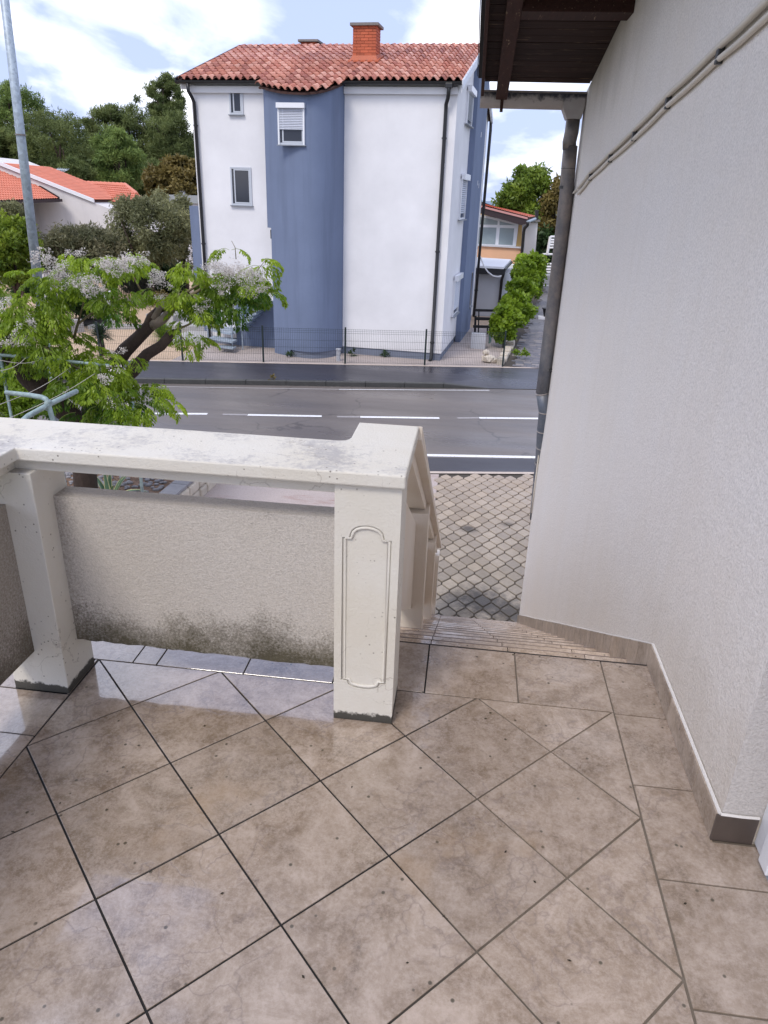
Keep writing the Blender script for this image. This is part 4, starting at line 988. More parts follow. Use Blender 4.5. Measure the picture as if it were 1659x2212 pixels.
for c in range(ncol):
    s = s_r - TW * (c + 0.5); de = L0
    if sL - 0.05 < s < sR: de = min(L0, float(bay_d(s)))
    topL = (DEP / 2 - L0) / cs
    k = 0; lo = -(L0 - de) / cs
    rows_ = []; r_ = math.floor(lo / TE)
    while r_ * TE < topL - 0.06:
        l = max(r_ * TE, lo); rows_.append((l, r_)); r_ += 1
    for l, r_ in rows_: order.append((l, s))
order.sort()
objs = 0; smb = MB()
for l, s in order:
    jit = random.uniform(-0.006, 0.006)
    o_ = hw((s, L0, 4.40)) + ups * (l + jit) + nrm * (-0.01 + random.uniform(-0.003, 0.003)); an = random.uniform(-0.02, 0.02)
    ax_, ay_ = HX * math.cos(an) + ups * math.sin(an), ups * math.cos(an) - HX * math.sin(an)
    M = frame(o_, ax_, ay_, nrm)
    if objs < 300:
        if tproto is None: tproto = tm.build('barrel_tile', M_ROOF, bh, loc=(0, 0, 0)); w = wloc(bh); tproto.matrix_local = Matrix.Translation(Vector(-w)) @ M; tproto['_w'] = list(M.translation)
        else: place(tproto, 'barrel_tile', bh, M)
        objs += 1
        if objs == 1:
            for p in tproto.data.polygons[:8]: p.use_smooth = True
    else: smb.add([o_ + ax_ * p[0] + ay_ * p[1] + nrm * p[2] for p in tm.v], tm.f)
# upper tiles past the 300: joined, with a per tile tone attribute
M_ROOFS = Mat('upper barrel tile', 0.55)
ta = M_ROOFS.n('ShaderNodeAttribute'); ta.attribute_name = 'rnd'
cols_ = [(0.42, 0.15, 0.10), (0.52, 0.22, 0.155), (0.66, 0.36, 0.285), (0.46, 0.17, 0.12), (0.32, 0.115, 0.09), (0.60, 0.28, 0.205)]
kk = M_ROOFS.ramp(ta.outputs['Fac'], [(i / 5, c) for i, c in enumerate(cols_)]); kk = M_ROOFS.mix(M_ROOFS.math('MULTIPLY', M_ROOFS.ramp(M_ROOFS.noise(1.2, 6, 0.65), [(0.45, 0.0), (0.7, 1.0)]), 0.35), kk, (0.13, 0.045, 0.03))
M_ROOFS.col(kk); M_ROOFS = M_ROOFS.m
def setrnd(o, vals, per):
    a = o.data.attributes.new('rnd', 'FLOAT', 'FACE'); arr = np.repeat(vals, per)[:len(o.data.polygons)].astype(np.float32)
    if len(arr) < len(o.data.polygons): arr = np.concatenate([arr, np.zeros(len(o.data.polygons) - len(arr), np.float32)])
    a.data.foreach_set('value', arr)
o = smb.build('upper_barrel_tiles', M_ROOFS, bh); o['kind'] = 'stuff'; setrnd(o, RNG.random(len(order)), len(tm.f))
# ridge tiles
rz = zroof(DEP / 2)
def halfcyl(L, r0, r1, th=0.012, seg=8):
    vs = []
    for x, r in ((0, r0), (L, r1)): vs += [(x, r * math.cos(math.pi * k / seg), r * math.sin(math.pi * k / seg)) for k in range(seg + 1)]
    vs += [(0, (r0 - th) * math.cos(math.pi * k / seg), (r0 - th) * math.sin(math.pi * k / seg)) for k in range(seg + 1)]
    n = seg + 1; return MB().add(vs, [(k, k + 1, n + k + 1, n + k) for k in range(seg)] + [(k, 2 * n + k, 2 * n + k + 1, k + 1) for k in range(seg)])
hc = halfcyl(0.47, 0.105, 0.088); rp = None; s = s_l + 0.02
while s < s_r - 0.2:
    M = frame(hw((s, DEP / 2, rz - 0.035 + random.uniform(-.004, .004))), HX, HB, np.array([0, 0, 1.0]))
    if rp is None:
        rp = hc.build('ridge_tile', M_ROOF, bh, loc=(0, 0, 0)); rp.matrix_local = Matrix.Translation(Vector(-wloc(bh))) @ M; rp['_w'] = list(M.translation)
    else: place(rp, 'ridge_tile', bh, M)
    s += 0.43
def verge(s0, s1, mat, h, dz=0.0, name='verge_board', dout=0.22):
    P = []
    for s in (s0, s1): P.append([(s, -dout, zroof(-dout) + 0.02 + dz), (s, DEP / 2, rz + 0.02 + dz), (s, DEP + 0.2, zroof(DEP + 0.2) + 0.02 + dz), (s, DEP + 0.2, zroof(DEP + 0.2) - h + dz), (s, DEP / 2, rz - h + dz), (s, -dout, zroof(-dout) - h + dz)])
    hb(MB().prism(P[0], (s1 - s0, 0, 0)), name, mat)
verge(s_l - 0.02, s_l + 0.015, M_BLACKMET, 0.09, 0.03)
verge(s_r + 0.002, s_r + 0.03, simple('pale grey verge metal', (0.50, 0.54, 0.62), 0.35, 0.05), 0.16, -0.01)
verge(s_r - 0.01, s_r + 0.0015, M_FWHITE, 0.26, 0.0)
hb(MB().box((s_l + 0.03, 0.0, 4.2), (SLft - 0.001, 0.1, 4.33)), 'soffit_box', M_FWHITE)
# chimneys of single bricks
def chimney(v0, v1, vtop, d, name, w_d, zbot):
    a, b = hl(v0, d), hl(v1, d); zt = hl(vtop, d)[2]
    ch = hb(MB().box((a[0] + 0.012, d + 0.012, zbot), (b[0] - 0.012, d + w_d - 0.012, zt)), name, M_BRMORT)
    W_ = b[0] - a[0]; hgt = 0.072; nb = max(2, round(W_ / 0.235)); bw_ = W_ / nb; nd = max(2, round(w_d / 0.24)); bd_ = w_d / nd
    pr_ = {}
    def brick(kind, L, T):
        if kind in pr_: return pr_[kind], False
        o = MB().box((0.004, 0, 0.004), (L - 0.004, T, hgt - 0.008)).build('brick', M_BRICK, ch, loc=(0, 0, 0)); pr_[kind] = o; return o, True
    z = zbot; r = 0
    while z < zt - 0.02:
        h2 = (r % 2) * 0.5
        for side in range(4):
            n_, bl = (nb, bw_) if side % 2 == 0 else (nd, bd_)
            for k in range(n_ + (1 if h2 else 0)):
                s0, s1 = max(0, k - h2) * bl, min(n_, k + 1 - h2) * bl; L = s1 - s0
                if side == 0: o_, x_, y_ = hw((a[0] + s0, d, z)), HX, HB
                elif side == 1: o_, x_, y_ = hw((b[0], d + s0, z)), HB, -HX
                elif side == 2: o_, x_, y_ = hw((b[0] - s0, d + w_d, z)), -HX, -HB
                else: o_, x_, y_ = hw((a[0], d + w_d - s0, z)), -HB, HX
                jit = random.uniform(-0.002, 0.003)
                pb, new = brick((side % 2, round(L, 3)), L, 0.03)
                M = frame(o_ - y_ * jit, x_, y_, np.array([0, 0, 1.0]))
                if new: pb.matrix_local = Matrix.Translation(Vector(-wloc(ch))) @ M; pb['_w'] = list(M.translation)
                else: place(pb, 'brick', ch, M)
        z += hgt; r += 1
    return ch, a[0], b[0], zt
dch = on_roof((787, 136))[1]
ch, a0, b0, zt = chimney((762, 100), (812, 100), (787, 56), dch, 'big_chimney', 0.52, zroof(dch) + 0.10)
hb(MB().box((a0 - 0.075, dch - 0.075, zt + 0.001), (b0 + 0.075, dch + 0.595, zt + 0.075)), 'chimney_cap', M_CAPST, ch, bevel=0.01)
hb(MB().prism([(a0 - 0.10, dch - 0.14, zroof(dch - 0.14) + 0.05), (b0 + 0.10, dch - 0.14, zroof(dch - 0.14) + 0.05), (b0 + 0.10, dch + 0.6, zroof(dch + 0.6) + 0.05), (a0 - 0.10, dch + 0.6, zroof(dch + 0.6) + 0.05)], (0, 0, 0.03)), 'flashing', M_LEAD, ch)
hb(MB().add([(a0 - 0.07, dch - 0.07, zroof(dch) + 0.02), (b0 + 0.07, dch - 0.07, zroof(dch) + 0.02), (b0 + 0.07, dch + 0.59, zroof(dch + .5) + 0.06), (a0 - 0.07, dch + 0.59, zroof(dch + .5) + 0.06), (a0 - 0.012, dch - 0.012, zroof(dch) + 0.18), (b0 + 0.012, dch - 0.012, zroof(dch) + 0.18), (b0 + 0.012, dch + 0.532, zroof(dch) + 0.30), (a0 - 0.012, dch + 0.532, zroof(dch) + 0.30)], [(0, 1, 5, 4), (1, 2, 6, 5), (2, 3, 7, 6), (3, 0, 4, 7)]), 'flashing', M_LEAD, ch)
d2 = DEP / 2 + 0.35
ch2, a2, b2, zt2 = chimney((650, 95), (683, 95), (666, 91), d2, 'small_chimney', 0.46, zroof(d2) - 0.05)
hb(MB().box((a2 - 0.08, d2 - 0.08, zt2 + 0.001), (b2 + 0.08, d2 + 0.54, zt2 + 0.07)), 'chimney_cap', M_CAPST, ch2, bevel=0.01)

# windows
def window(v0, v1, d, open_=True, shutter=False, name='window'):
    a, b = hl(v0, d), hl(v1, d); x0, x1, z1, z0 = a[0], b[0], a[2], b[2]; t = 0.045
    fr = MB()
    for p, q in (((x0, z0), (x1, z0 + t)), ((x0, z1 - t), (x1, z1)), ((x0, z0 + t), (x0 + t, z1 - t)), ((x1 - t, z0 + t), (x1, z1 - t))):
        fr.box((p[0], d - 0.028, p[1]), (q[0], d - 0.001, q[1]))
    w = hb(fr, name, M_GREYFR)
    hb(MB().box((x0 + t, d - 0.010, z0 + t), (x1 - t, d - 0.0015, z1 - t)), 'pane', M_GLASS, w)
    # casement
    c = MB(); xi, xj, zi, zj = x0 + t + 0.06 * open_, x1 - t - 0.004, z0 + t + 0.004, z1 - t - 0.004; u = 0.035
    for p, q in (((xi, zi), (xj, zi + u)), ((xi, zj - u), (xj, zj)), ((xi, zi + u), (xi + u, zj - u)), ((xj - u, zi + u), (xj, zj - u))):
        c.box((p[0], d - 0.022, p[1]), (q[0], d - 0.0105, q[1]))
    hb(c, 'casement', M_GREYFR, w)
    hb(MB().box((x0 - 0.03, d - 0.075, z0 - 0.025), (x1 + 0.03, d - 0.0015, z0 - 0.001)), 'sill', M_SILL, w)
    return w, x0, x1, z0, z1
z3 = Z(650, 50, 0.7836)
window(z3(312, 383), z3(386, 508), 0.0)
window(z3(318, 768), z3(430, 962), 0.0)
dB = min(bdm(hl(z3(x_, 560))[0] ) for x_ in (520, 556, 600, 650, 692, 720)) - 0.02
w, x0, x1, z0, z1 = window(z3(556, 452), z3(692, 660), dB, shutter=True, name='shuttered_window')
hb(MB().box((x0, dB, z0), (x1, dB + 0.12, z1)), 'window_box', M_FBLUE, w)
zbx = hl(z3(556, 476), dB)[2]; zsh = hl(z3(556, 583), dB)[2]
hb(MB().box((x0 - 0.02, dB - 0.12, zbx), (x1 + 0.02, dB - 0.029, z1 + 0.01)), 'shutter_box', M_WHITEPVC, w, bevel=0.006)
for xx in (x0, x1 - 0.04): hb(MB().box((xx, dB - 0.06, z0), (xx + 0.04, dB - 0.0285, zbx - 0.001)), 'guide_rail', M_WHITEPVC, w)
ns = 13; hs_ = (zbx - zsh) / ns
for i in range(ns):
    za = zsh + hs_ * i; hb(MB().prism([(x0 + 0.041, dB - 0.045, za + 0.002), (x0 + 0.041, dB - 0.055, za + hs_ * 0.5), (x0 + 0.041, dB - 0.045, za + hs_ - 0.004), (x0 + 0.041, dB - 0.035, za + hs_ * 0.5)], (x1 - x0 - 0.082, 0, 0)), 'shutter_slat', M_SLAT, w)

# east side: blue projecting strip, shuttered windows, small details
hb(MB().box((-0.0, 3.22, -3.3), (0.17, 6.22, zroof(4.25) - 0.12 - 0.335 * 1.0)), 'blue_strip', M_FBLUE)
def swin(d0, d1, z0, z1, open_frac=0.85):
    w = hb(MB().box((0.0, d0, z0), (0.03, d1, z1)), 'side_window', M_WHITEPVC)
    hb(MB().box((0.0305, d0 + 0.05, z0 + 0.05), (0.034, d1 - 0.05, z1 - 0.05)), 'pane', M_GLASS, w)
    hb(MB().box((0.0305, d0 - 0.02, z1 - 0.02), (0.15, d1 + 0.02, z1 + 0.14)), 'shutter_box', M_WHITEPVC, w, bevel=0.006)
    hb(MB().box((0.0305, d0 - 0.03, z0 - 0.03), (0.12, d1 + 0.03, z0 - 0.001)), 'sill', M_SILL, w)
    hb(MB().box((0.0345, d0, z0), (0.07, d0 + 0.045, z1 - 0.021)), 'guide_rail', M_WHITEPVC, w); hb(MB().box((0.0345, d1 - 0.045, z0), (0.07, d1, z1 - 0.021)), 'guide_rail', M_WHITEPVC, w)
    n = 16; za = z1 - 0.02 - (z1 - z0 - 0.02) * open_frac; h = (z1 - 0.021 - za) / n
    for i in range(n):
        q = za + h * i; hb(MB().prism([(0.045, d0 + 0.046, q + 0.003), (0.062, d0 + 0.046, q + h * 0.5), (0.045, d0 + 0.046, q + h - 0.006), (0.036, d0 + 0.046, q + h * 0.5)], (0, d1 - d0 - 0.092, 0)), 'shutter_slat', M_SLAT, w)
swin(1.80, 3.05, 3.62, 4.42); swin(1.74, 2.98, 1.10, 2.20); swin(1.70, 2.98, -1.70, -0.62)
nw = hb(MB().box((0.1705, 5.35, -1.85), (0.176, 5.85, -0.68)), 'narrow_window', M_GLASS); hb(MB().box((0.1705, 5.30, -1.90), (0.23, 5.9, -1.851)), 'sill', M_SILL, nw)
for d, z in ((4.9, 2.1), (5.3, 2.02), (4.8, 3.5), (5.4, 4.6)): hb(MB().box((0.1705, d, z), (0.18, d + 0.06, z + 0.14)), 'wall_vent', M_WHITEPVC)

# ------------------------------------------------------------------ steel outside stairs of the house
stl = thing('steel_outside_stairs', 'galvanised steel stairs and landing climbing to the blue and white house', 'stairs', tuple(atz((505, 762), SZ)))
def q3(v, d): return at(v, HO + HB * d, HB)
D = -0.75
def plate(a, b, dep, th, name, mat=M_GALV, par=stl):
    A, B = np.array(a), np.array(b); return MB().obox(A, B - A, HB * dep, (0, 0, -th)).build(name, mat, par)
plate(q3((452, 729), D - 0.35), q3((572 - 70, 738), D - 0.35), 0.35, 0.05, 'lower_tread')
plate(q3((455, 712), D), q3((498, 720), D), 0.9, 0.05, 'landing')
plate(q3((470, 748), D - 0.5), q3((503, 752), D - 0.5), 0.25, 0.04, 'lower_tread')
n_t = 7; p0, p1 = q3((505, 716), D), q3((556, 655), D)
for i in range(n_t):
    p = p0 + (p1 - p0) * (i + 0.4) / n_t; MB().obox(p, HX * 0.24, HB * 0.85, (0, 0, 0.035)).build('tread', M_GALV, stl)
MB().obox(p0 - np.array([0, 0, 0.10]), p1 - p0 + HX * 0.1, HB * 0.02, (0, 0, 0.13)).build('stringer', M_GALV, stl)
MB().obox(p0 + HB * 0.86 - np.array([0, 0, 0.10]), p1 - p0 + HX * 0.1, HB * 0.02, (0, 0, 0.13)).build('stringer', M_GALV, stl)
for v, top, d in (((503, 758), (498, 640), D), ((451, 750), (447, 650), D), ((461, 735), (458, 636), D + 0.9), ((524, 745), (522, 640), D + 0.1)):
    b_ = atz(v, SZ); zt_ = q3(top, d)[2]
    X = q3(v, d); X[2] = SZ
    MB().tube([(X[0], X[1], SZ + 0.0), (X[0], X[1], zt_)], 0.022, 8).build('post', M_GALV, stl)
for a, b, d in (((498, 655), (560, 592), D), ((498, 672), (560, 612), D), ((447, 652), (498, 660), D), ((447, 672), (498, 676), D)):
    MB().tube([q3(a, d), q3(b, d)], 0.016, 8).build('handrail', M_GALV, stl)

# ------------------------------------------------------------------ mesh fence along the far pavement
fe = thing('mesh_fence', 'dark green welded mesh fence along the far pavement', 'fence', tuple(atz((747, 784), SZ)))
fpx = [atz(z4(*q), SZ)[0] for q in ((95, 708), (497, 713), (895, 725), (1290, 728))] + [atz((1085, 791), SZ)[0]]
stp = fpx[1] - fpx[0]; fpx = [fpx[0] - stp * k for k in (5, 4, 3, 2, 1)] + fpx
FH = 0.98
for x in fpx: MB().box((x - 0.022, fenY(x) + 0.03, SZ), (x + 0.022, fenY(x) + 0.07, SZ + FH + 0.05)).build('fence_post', M_DARKGR, fe)
for xa, xb in zip(fpx[:-1], fpx[1:]):
    mb = MB(); n = int((xb - xa) / 0.05)
    def w(x, z, x2, z2, t=0.0022):
        a = (x, fenY(x) + 0.05, z); b = (x2, fenY(x2) + 0.05, z2); return a, b
    for i in range(n + 1):
        x = xa + 0.024 + (xb - xa - 0.048) * i / n; y = fenY(x) + 0.05; t = 0.0022
        mb.box((x - t, y - t, SZ + 0.04), (x + t, y + t, SZ + FH))
    for z in (0.05, 0.25, 0.45, 0.65, 0.86, 0.92, 0.965):
        A = np.array([xa + 0.024, fenY(xa) + 0.05 - 0.006 - (0.02 if z > 0.88 and z < 0.95 else 0), SZ + z]); B = np.array([xb - 0.024, fenY(xb) + 0.05 - 0.006 - (0.02 if z > 0.88 and z < 0.95 else 0), SZ + z])
        mb.obox(A, B - A, (0, 0.004, 0), (0, 0, 0.005))
    mb.build('mesh_panel', M_DARKGR, fe)

# ------------------------------------------------------------------ lamp post
lb, lt = aty((117, 905), 9.3), aty((3, -60), 9.3); lb = lb + (lb - lt) * ((lb[2] - GZ) / (lt[2] - lb[2]))
lp = thing('street_lamp_post', 'tall tapering galvanised lamp post leaning at the left edge behind the tree', 'lamp post', tuple(lb))
MB().tube([lb, lb + (lt - lb) * 0.33], [0.085, 0.077], 20).build('lower_shaft', M_GALV, lp, smooth=True)
MB().tube([lb + (lt - lb) * 0.325, lt + (lt - lb) * 0.15], [0.074, 0.052], 20).build('upper_shaft', M_GALV, lp, smooth=True)
for v in ((83, 560), (45, 128 + 165)):
    q = aty(v, 9.3); u = (lt - lb) / np.linalg.norm(lt - lb); t = (q - lb) @ u; c = lb + u * t; r = 0.09
    MB().tube([c, c + u * 0.02], 0.076, 16).build('steel_band', M_ZINC, lp)

# ------------------------------------------------------------------ leaf tools
def leaf_mesh(name, pts, size, mat, parent, aspect=0.5, droop=0.3, rnd=None, dirs=None, jitter=1.0, kind=None):
    """many small two-triangle leaves (rhombi folded along the middle)"""
    P = np.asarray(pts, float); n = len(P); sz = np.asarray(size, float) if hasattr(size, '__len__') else np.full(n, size); sz = sz * (0.7 + 0.6 * RNG.random(n))
    if dirs is None:
        d = RNG.normal(size=(n, 3)); d[:, 2] -= droop
    else: d = np.asarray(dirs, float) + RNG.normal(size=(n, 3)) * 0.25 * jitter
    d /= np.linalg.norm(d, axis=1, keepdims=True) + 1e-9
    u = RNG.normal(size=(n, 3)); u = np.cross(d, u); u /= np.linalg.norm(u, axis=1, keepdims=True) + 1e-9
    nn = np.cross(d, u)
    L = sz[:, None]; Wd = sz[:, None] * aspect
    v0 = P; v1 = P + d * L * 0.45 + u * Wd * 0.5 + nn * L * 0.08; v2 = P + d * L; v3 = P + d * L * 0.45 - u * Wd * 0.5 + nn * L * 0.08
    V = np.stack([v0, v1, v2, v3], 1).reshape(-1, 3) - wloc(parent)
    me = bpy.data.meshes.new(name); me.vertices.add(4 * n); me.vertices.foreach_set('co', V.ravel().astype(np.float32))
    me.loops.add(4 * n); me.loops.foreach_set('vertex_index', np.arange(4 * n, dtype=np.int32)); me.polygons.add(n)
    me.polygons.foreach_set('loop_start', np.arange(0, 4 * n, 4, dtype=np.int32)); me.polygons.foreach_set('loop_total', np.full(n, 4, np.int32))
    me.update(calc_edges=True); me.materials.append(mat)
    a = me.attributes.new('rnd', 'FLOAT', 'FACE'); a.data.foreach_set('value', (RNG.random(n) if rnd is None else np.clip(rnd, 0, 1)).astype(np.float32))
    o = bpy.data.objects.new(name, me); COL.objects.link(o); o['_w'] = list(wloc(parent))
    if parent is not None: o.parent = parent
    if kind: o['kind'] = kind
    return o
def lumps(c, r, n, nb, sub=0.36, flat=1.0, shell=0.6):
    """points in clumps scattered over an ellipsoid: uneven outline, gaps and light and dark masses"""
    c, r = np.array(c, float), np.array(r, float)
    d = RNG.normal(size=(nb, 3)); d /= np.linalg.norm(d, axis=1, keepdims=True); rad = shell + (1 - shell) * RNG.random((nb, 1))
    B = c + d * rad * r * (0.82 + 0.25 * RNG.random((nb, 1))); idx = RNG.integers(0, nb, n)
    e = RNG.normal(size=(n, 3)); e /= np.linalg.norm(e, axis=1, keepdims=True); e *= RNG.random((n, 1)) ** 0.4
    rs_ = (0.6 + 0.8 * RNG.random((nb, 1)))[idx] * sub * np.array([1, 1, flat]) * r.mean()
    P = B[idx] + e * rs_; br = (RNG.random(nb) * 0.5)[idx] + 0.25 + 0.25 * e[:, 2] + 0.15 * RNG.random(n)  # tone carries painted light: each clump paler on top, darker below
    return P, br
def tree(name, label, cat, base, c, r, leaf, size, n, nb, mat_bark=M_BARK, tr=0.18, group=None, sub=0.36, aspect=0.5, droop=0.2, flat=1.0, limbs=5):
    t = thing(name, label, cat, tuple(base), group); base, c, r = map(lambda q: np.array(q, float), (base, c, r))
    P, br = lumps(c, r, n, nb, sub, flat)
    P[:, 2] = np.maximum(P[:, 2], base[2] + 0.03)
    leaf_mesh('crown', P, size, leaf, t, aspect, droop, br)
    mb = MB(); fork = base + (c - base) * 0.45; mb.tube([base, base + (fork - base) * 0.5 + RNG.normal(size=3) * tr * 0.3, fork], [tr, tr * 0.85, tr * 0.7], 8)
    for k in range(limbs):
        d = RNG.normal(size=3); d[2] = abs(d[2]); d /= np.linalg.norm(d); e = c + d * r * 0.75
        mb.tube([fork, (fork + e) / 2 + RNG.normal(size=3) * tr, e], [tr * 0.55, tr * 0.35, tr * 0.12], 6)
    mb.build('trunk', mat_bark, t, smooth=True); return t
def ell(v, rpx, y, ryf=1.0):
    """centre and radii of a crown from its picture centre and pixel radii, standing at depth y"""
    c = aty(v, y); s = (c - CAM) @ FW / F; return c, np.array([rpx[0] * s, rpx[0] * s * ryf, rpx[1] * s / math.cos(PITCH * 0.4)])

# ------------------------------------------------------------------ planter bed with agave in front of the terrace
pl = thing('stone_planter', 'raised planter bed with grey coping and pale stone face beyond the terrace balustrade', 'planter', (-5.5, 7.0, GZ))
c0, c1 = atz((302, 1088), -2.42), atz((372, 1036), -2.42)
pa, pb = np.array([c0[0], 5.6, 0]), np.array([c1[0] + 0.12, 9.7, 0]); pd = (pb - pa) / np.linalg.norm(pb - pa); pn = np.array([pd[1], -pd[0], 0])
y = 0.0; Lp = np.linalg.norm(pb - pa); i = 0
while y < Lp - 0.1:
    l = random.uniform(0.38, 0.6); l = min(l, Lp - y); o_ = pa + pd * y + np.array([0, 0, -2.47])
    MB().obox(o_ + pd * 0.005, pd * (l - 0.01), pn * 0.26, (0, 0, 0.05)).build('coping_stone', M_GSTONE, pl, bevel=0.006); y += l
for row in range(2):
    y = -0.1 * row
    while y < Lp - 0.05:
        l = random.uniform(0.25, 0.55); a = max(y, 0) + 0.008; b = min(y + l, Lp) - 0.008
        if b - a > 0.05:
            z0 = GZ - 0.03 + row * 0.18; mb = MB(); o_ = pa + pd * a + pn * (0.10 + random.uniform(0, 0.03)) + np.array([0, 0, z0])
            mb.obox(o_, pd * (b - a), pn * 0.17, (0, 0, 0.17)); mb.build('face_stone', M_STONE, pl, bevel=0.03)
        y += l
MB().obox(pa + np.array([0, 0, GZ]), pd * Lp, pn * 0.10, (0, 0, 0.33)).build('planter_wall', M_CONC, pl)
MB().add([(pa[0] + 0.02, pa[1], -2.56), (pb[0] + 0.02, pb[1], -2.56), (-11, 9.3, -2.56), (-11, 5.6, -2.56)], [(0, 1, 2, 3)]).build('soil', M_SOIL, pl)
# river stones lying on the soil
rng = random.Random(5); mbs = MB(); ico = [(0, 0, 1), (.89, 0, .45), (.28, .85, .45), (-.72, .53, .45), (-.72, -.53, .45), (.28, -.85, .45), (.72, .53, -.45), (-.28, .85, -.45), (-.89, 0, -.45), (-.28, -.85, -.45), (.72, -.53, -.45), (0, 0, -1)]
icf = [(0, 1, 2), (0, 2, 3), (0, 3, 4), (0, 4, 5), (0, 5, 1), (1, 6, 2), (2, 7, 3), (3, 8, 4), (4, 9, 5), (5, 10, 1), (6, 7, 2), (7, 8, 3), (8, 9, 4), (9, 10, 5), (10, 6, 1), (11, 7, 6), (11, 8, 7), (11, 9, 8), (11, 10, 9), (11, 6, 10)]
def pebble(mb, c, r):
    sx, sy, sz = r * rng.uniform(.7, 1.2), r * rng.uniform(.7, 1.2), r * rng.uniform(.45, .7); a = rng.uniform(0, 6.3)
    mb.add([(c[0] + (x * sx * math.cos(a) - y * sy * math.sin(a)), c[1] + (x * sx * math.sin(a) + y * sy * math.cos(a)), c[2] + z * sz) for x, y, z in ico], icf)
for k in range(900):
    x, y = rng.uniform(-6.2, -3.2), rng.uniform(6.2, 8.6); pebble(mbs, (x, y, -2.55), rng.uniform(0.025, 0.06))
o = mbs.build('river_stones', M_GSTONE, None, smooth=True); o['kind'] = 'stuff'; o['label'] = 'rounded grey and tan stones lying on the planter soil'; o['category'] = 'stones'
# agave
ag = thing('variegated_agave', 'green and yellow striped agave growing in the stone planter', 'plant', tuple(atz((238, 1090), -2.56)))
ac = atz((238, 1090), -2.56)
def strap(c, az, el, L, w, curl, name, mat, par):
    n = 12; vs = []; p = np.array(c, float); h = np.array([math.cos(az), math.sin(az), 0]); side = np.array([-h[1], h[0], 0]); e = el; rn = []
    for i in range(n + 1):
        t = i / n; ww = w * (0.75 + 0.6 * t if t < 0.35 else 0.96 * (1 - (t - 0.35) / 0.65) ** 0.75 + 0.001)
        for k in (-1, -0.72, 0, 0.72, 1): vs.append(p + side * ww * k * 0.5 + np.array([0, 0, 0.28 * ww * abs(k)]) + h * 0)
        p = p + (h * math.cos(e) + np.array([0, 0, 1]) * math.sin(e)) * L / n; e -= curl / n
    fs = [(5 * i + k, 5 * i + k + 1, 5 * i + 6 + k, 5 * i + 5 + k) for i in range(n) for k in range(4)]
    o = MB().add(vs, fs).build(name, mat, par, smooth=True)
    a = o.data.attributes.new('rnd', 'FLOAT', 'FACE'); a.data.foreach_set('value', np.array([0.9, 0.5, 0.6, 0.9] * n, np.float32)); return o
for az, el, L, cu in ((0.1, 0.55, 0.75, 1.4), (0.6, 0.9, 0.6, 1.6), (1.2, 1.1, 0.6, 0.9), (1.9, 1.2, 0.62, 0.7), (2.5, 1.05, 0.65, 0.9), (3.1, 0.8, 0.6, 1.3), (3.8, 0.8, 0.55, 1.4), (4.5, 0.6, 0.6, 1.2), (5.2, 0.6, 0.6, 1.3), (5.8, 1.0, 0.62, 1.9), (2.2, 1.4, 0.55, 0.4), (0.9, 1.3, 0.5, 0.6), (5.5, 1.35, 0.5, 0.8)):
    strap(ac + np.array([math.cos(az), math.sin(az), 0]) * 0.03, az, el, L, 0.085, cu, 'leaf', M_AGAVE, ag)

# ------------------------------------------------------------------ clothes line frames
def cfr(y, label, grp, pipes, mat, r):
    t = thing('clothes_line_frame', label, 'clothes line', tuple(aty(pipes[0][0], y)), grp)
    for P in pipes: MB().tube([aty(v, y + dy) for v, dy in P[1]], r, 10).build(P[2], mat, t, smooth=True)
    return t
f1 = thing('clothes_line_frame', 'nearer grey green pipe frame of the clothes line just past the balustrade', 'clothes line', tuple(aty((118, 1000), 3.8)))
MB().tube([aty((14, 848), 4.3), aty((60, 853), 4.0), aty((90, 858), 3.84), aty((99, 862), 3.8), aty((104, 872), 3.8), aty((119, 925), 3.8)] + [aty((119, 925), 3.8) * np.array([1, 1, 0]) + np.array([0, 0, z]) for z in (-1.5, GZ)], 0.021, 12).build('corner_pipe', M_PIPEG, f1, smooth=True)
MB().tube([aty((20, 935), 3.2), aty((60, 899), 3.6), aty((105, 874), 3.8), aty((130, 862), 3.95), aty((165, 845), 4.3)], 0.0215, 12).build('cross_pipe', M_PIPEG, f1, smooth=True)
MB().tube([aty((100, 884), 3.8), aty((105, 865), 3.8)], 0.027, 12).build('pipe_collar', M_PIPEG, f1, smooth=True)
f2 = thing('clothes_line_frame', 'farther thin pipe frame of the clothes line among the tree branches', 'clothes line', tuple(aty((308, 1085), 6.6)))
p_ = aty((286, 868), 6.6)
MB().tube([p_, aty((296, 960), 6.6), (aty((296, 960), 6.6)[0] , 6.6, GZ)], 0.021, 10).build('upright_pipe', M_PIPEG, f2, smooth=True)
MB().tube([aty((0, 767), 6.6), aty((60, 771), 6.6), aty((150, 781), 6.6), aty((235, 790), 6.6)], 0.02, 10).build('cross_pipe', M_PIPEG, f2, smooth=True)
MB().tube([aty((0, 767), 6.6), aty((0, 767), 6.6) * np.array([1, 1, 0]) + np.array([0, 0, GZ])], 0.02, 10).build('upright_pipe', M_PIPEG, f2, smooth=True)
for i, (a, b) in enumerate((((-10, 803), (60, 768)), ((-10, 877), (150, 795)), ((-10, 915), (215, 800)), ((0, 790), (90, 775)))):
    A, B = aty(a, 3.6), aty(b, 6.6)
    if i == 3: A = aty((0, 778), 4.2)
    pts = [A * (1 - t) + B * t - np.array([0, 0, 0.04 * math.sin(math.pi * t)]) for t in np.linspace(0, 1, 9)]
    MB().tube(pts, 0.003, 5).build('line_wire', M_CONDUIT, f2)

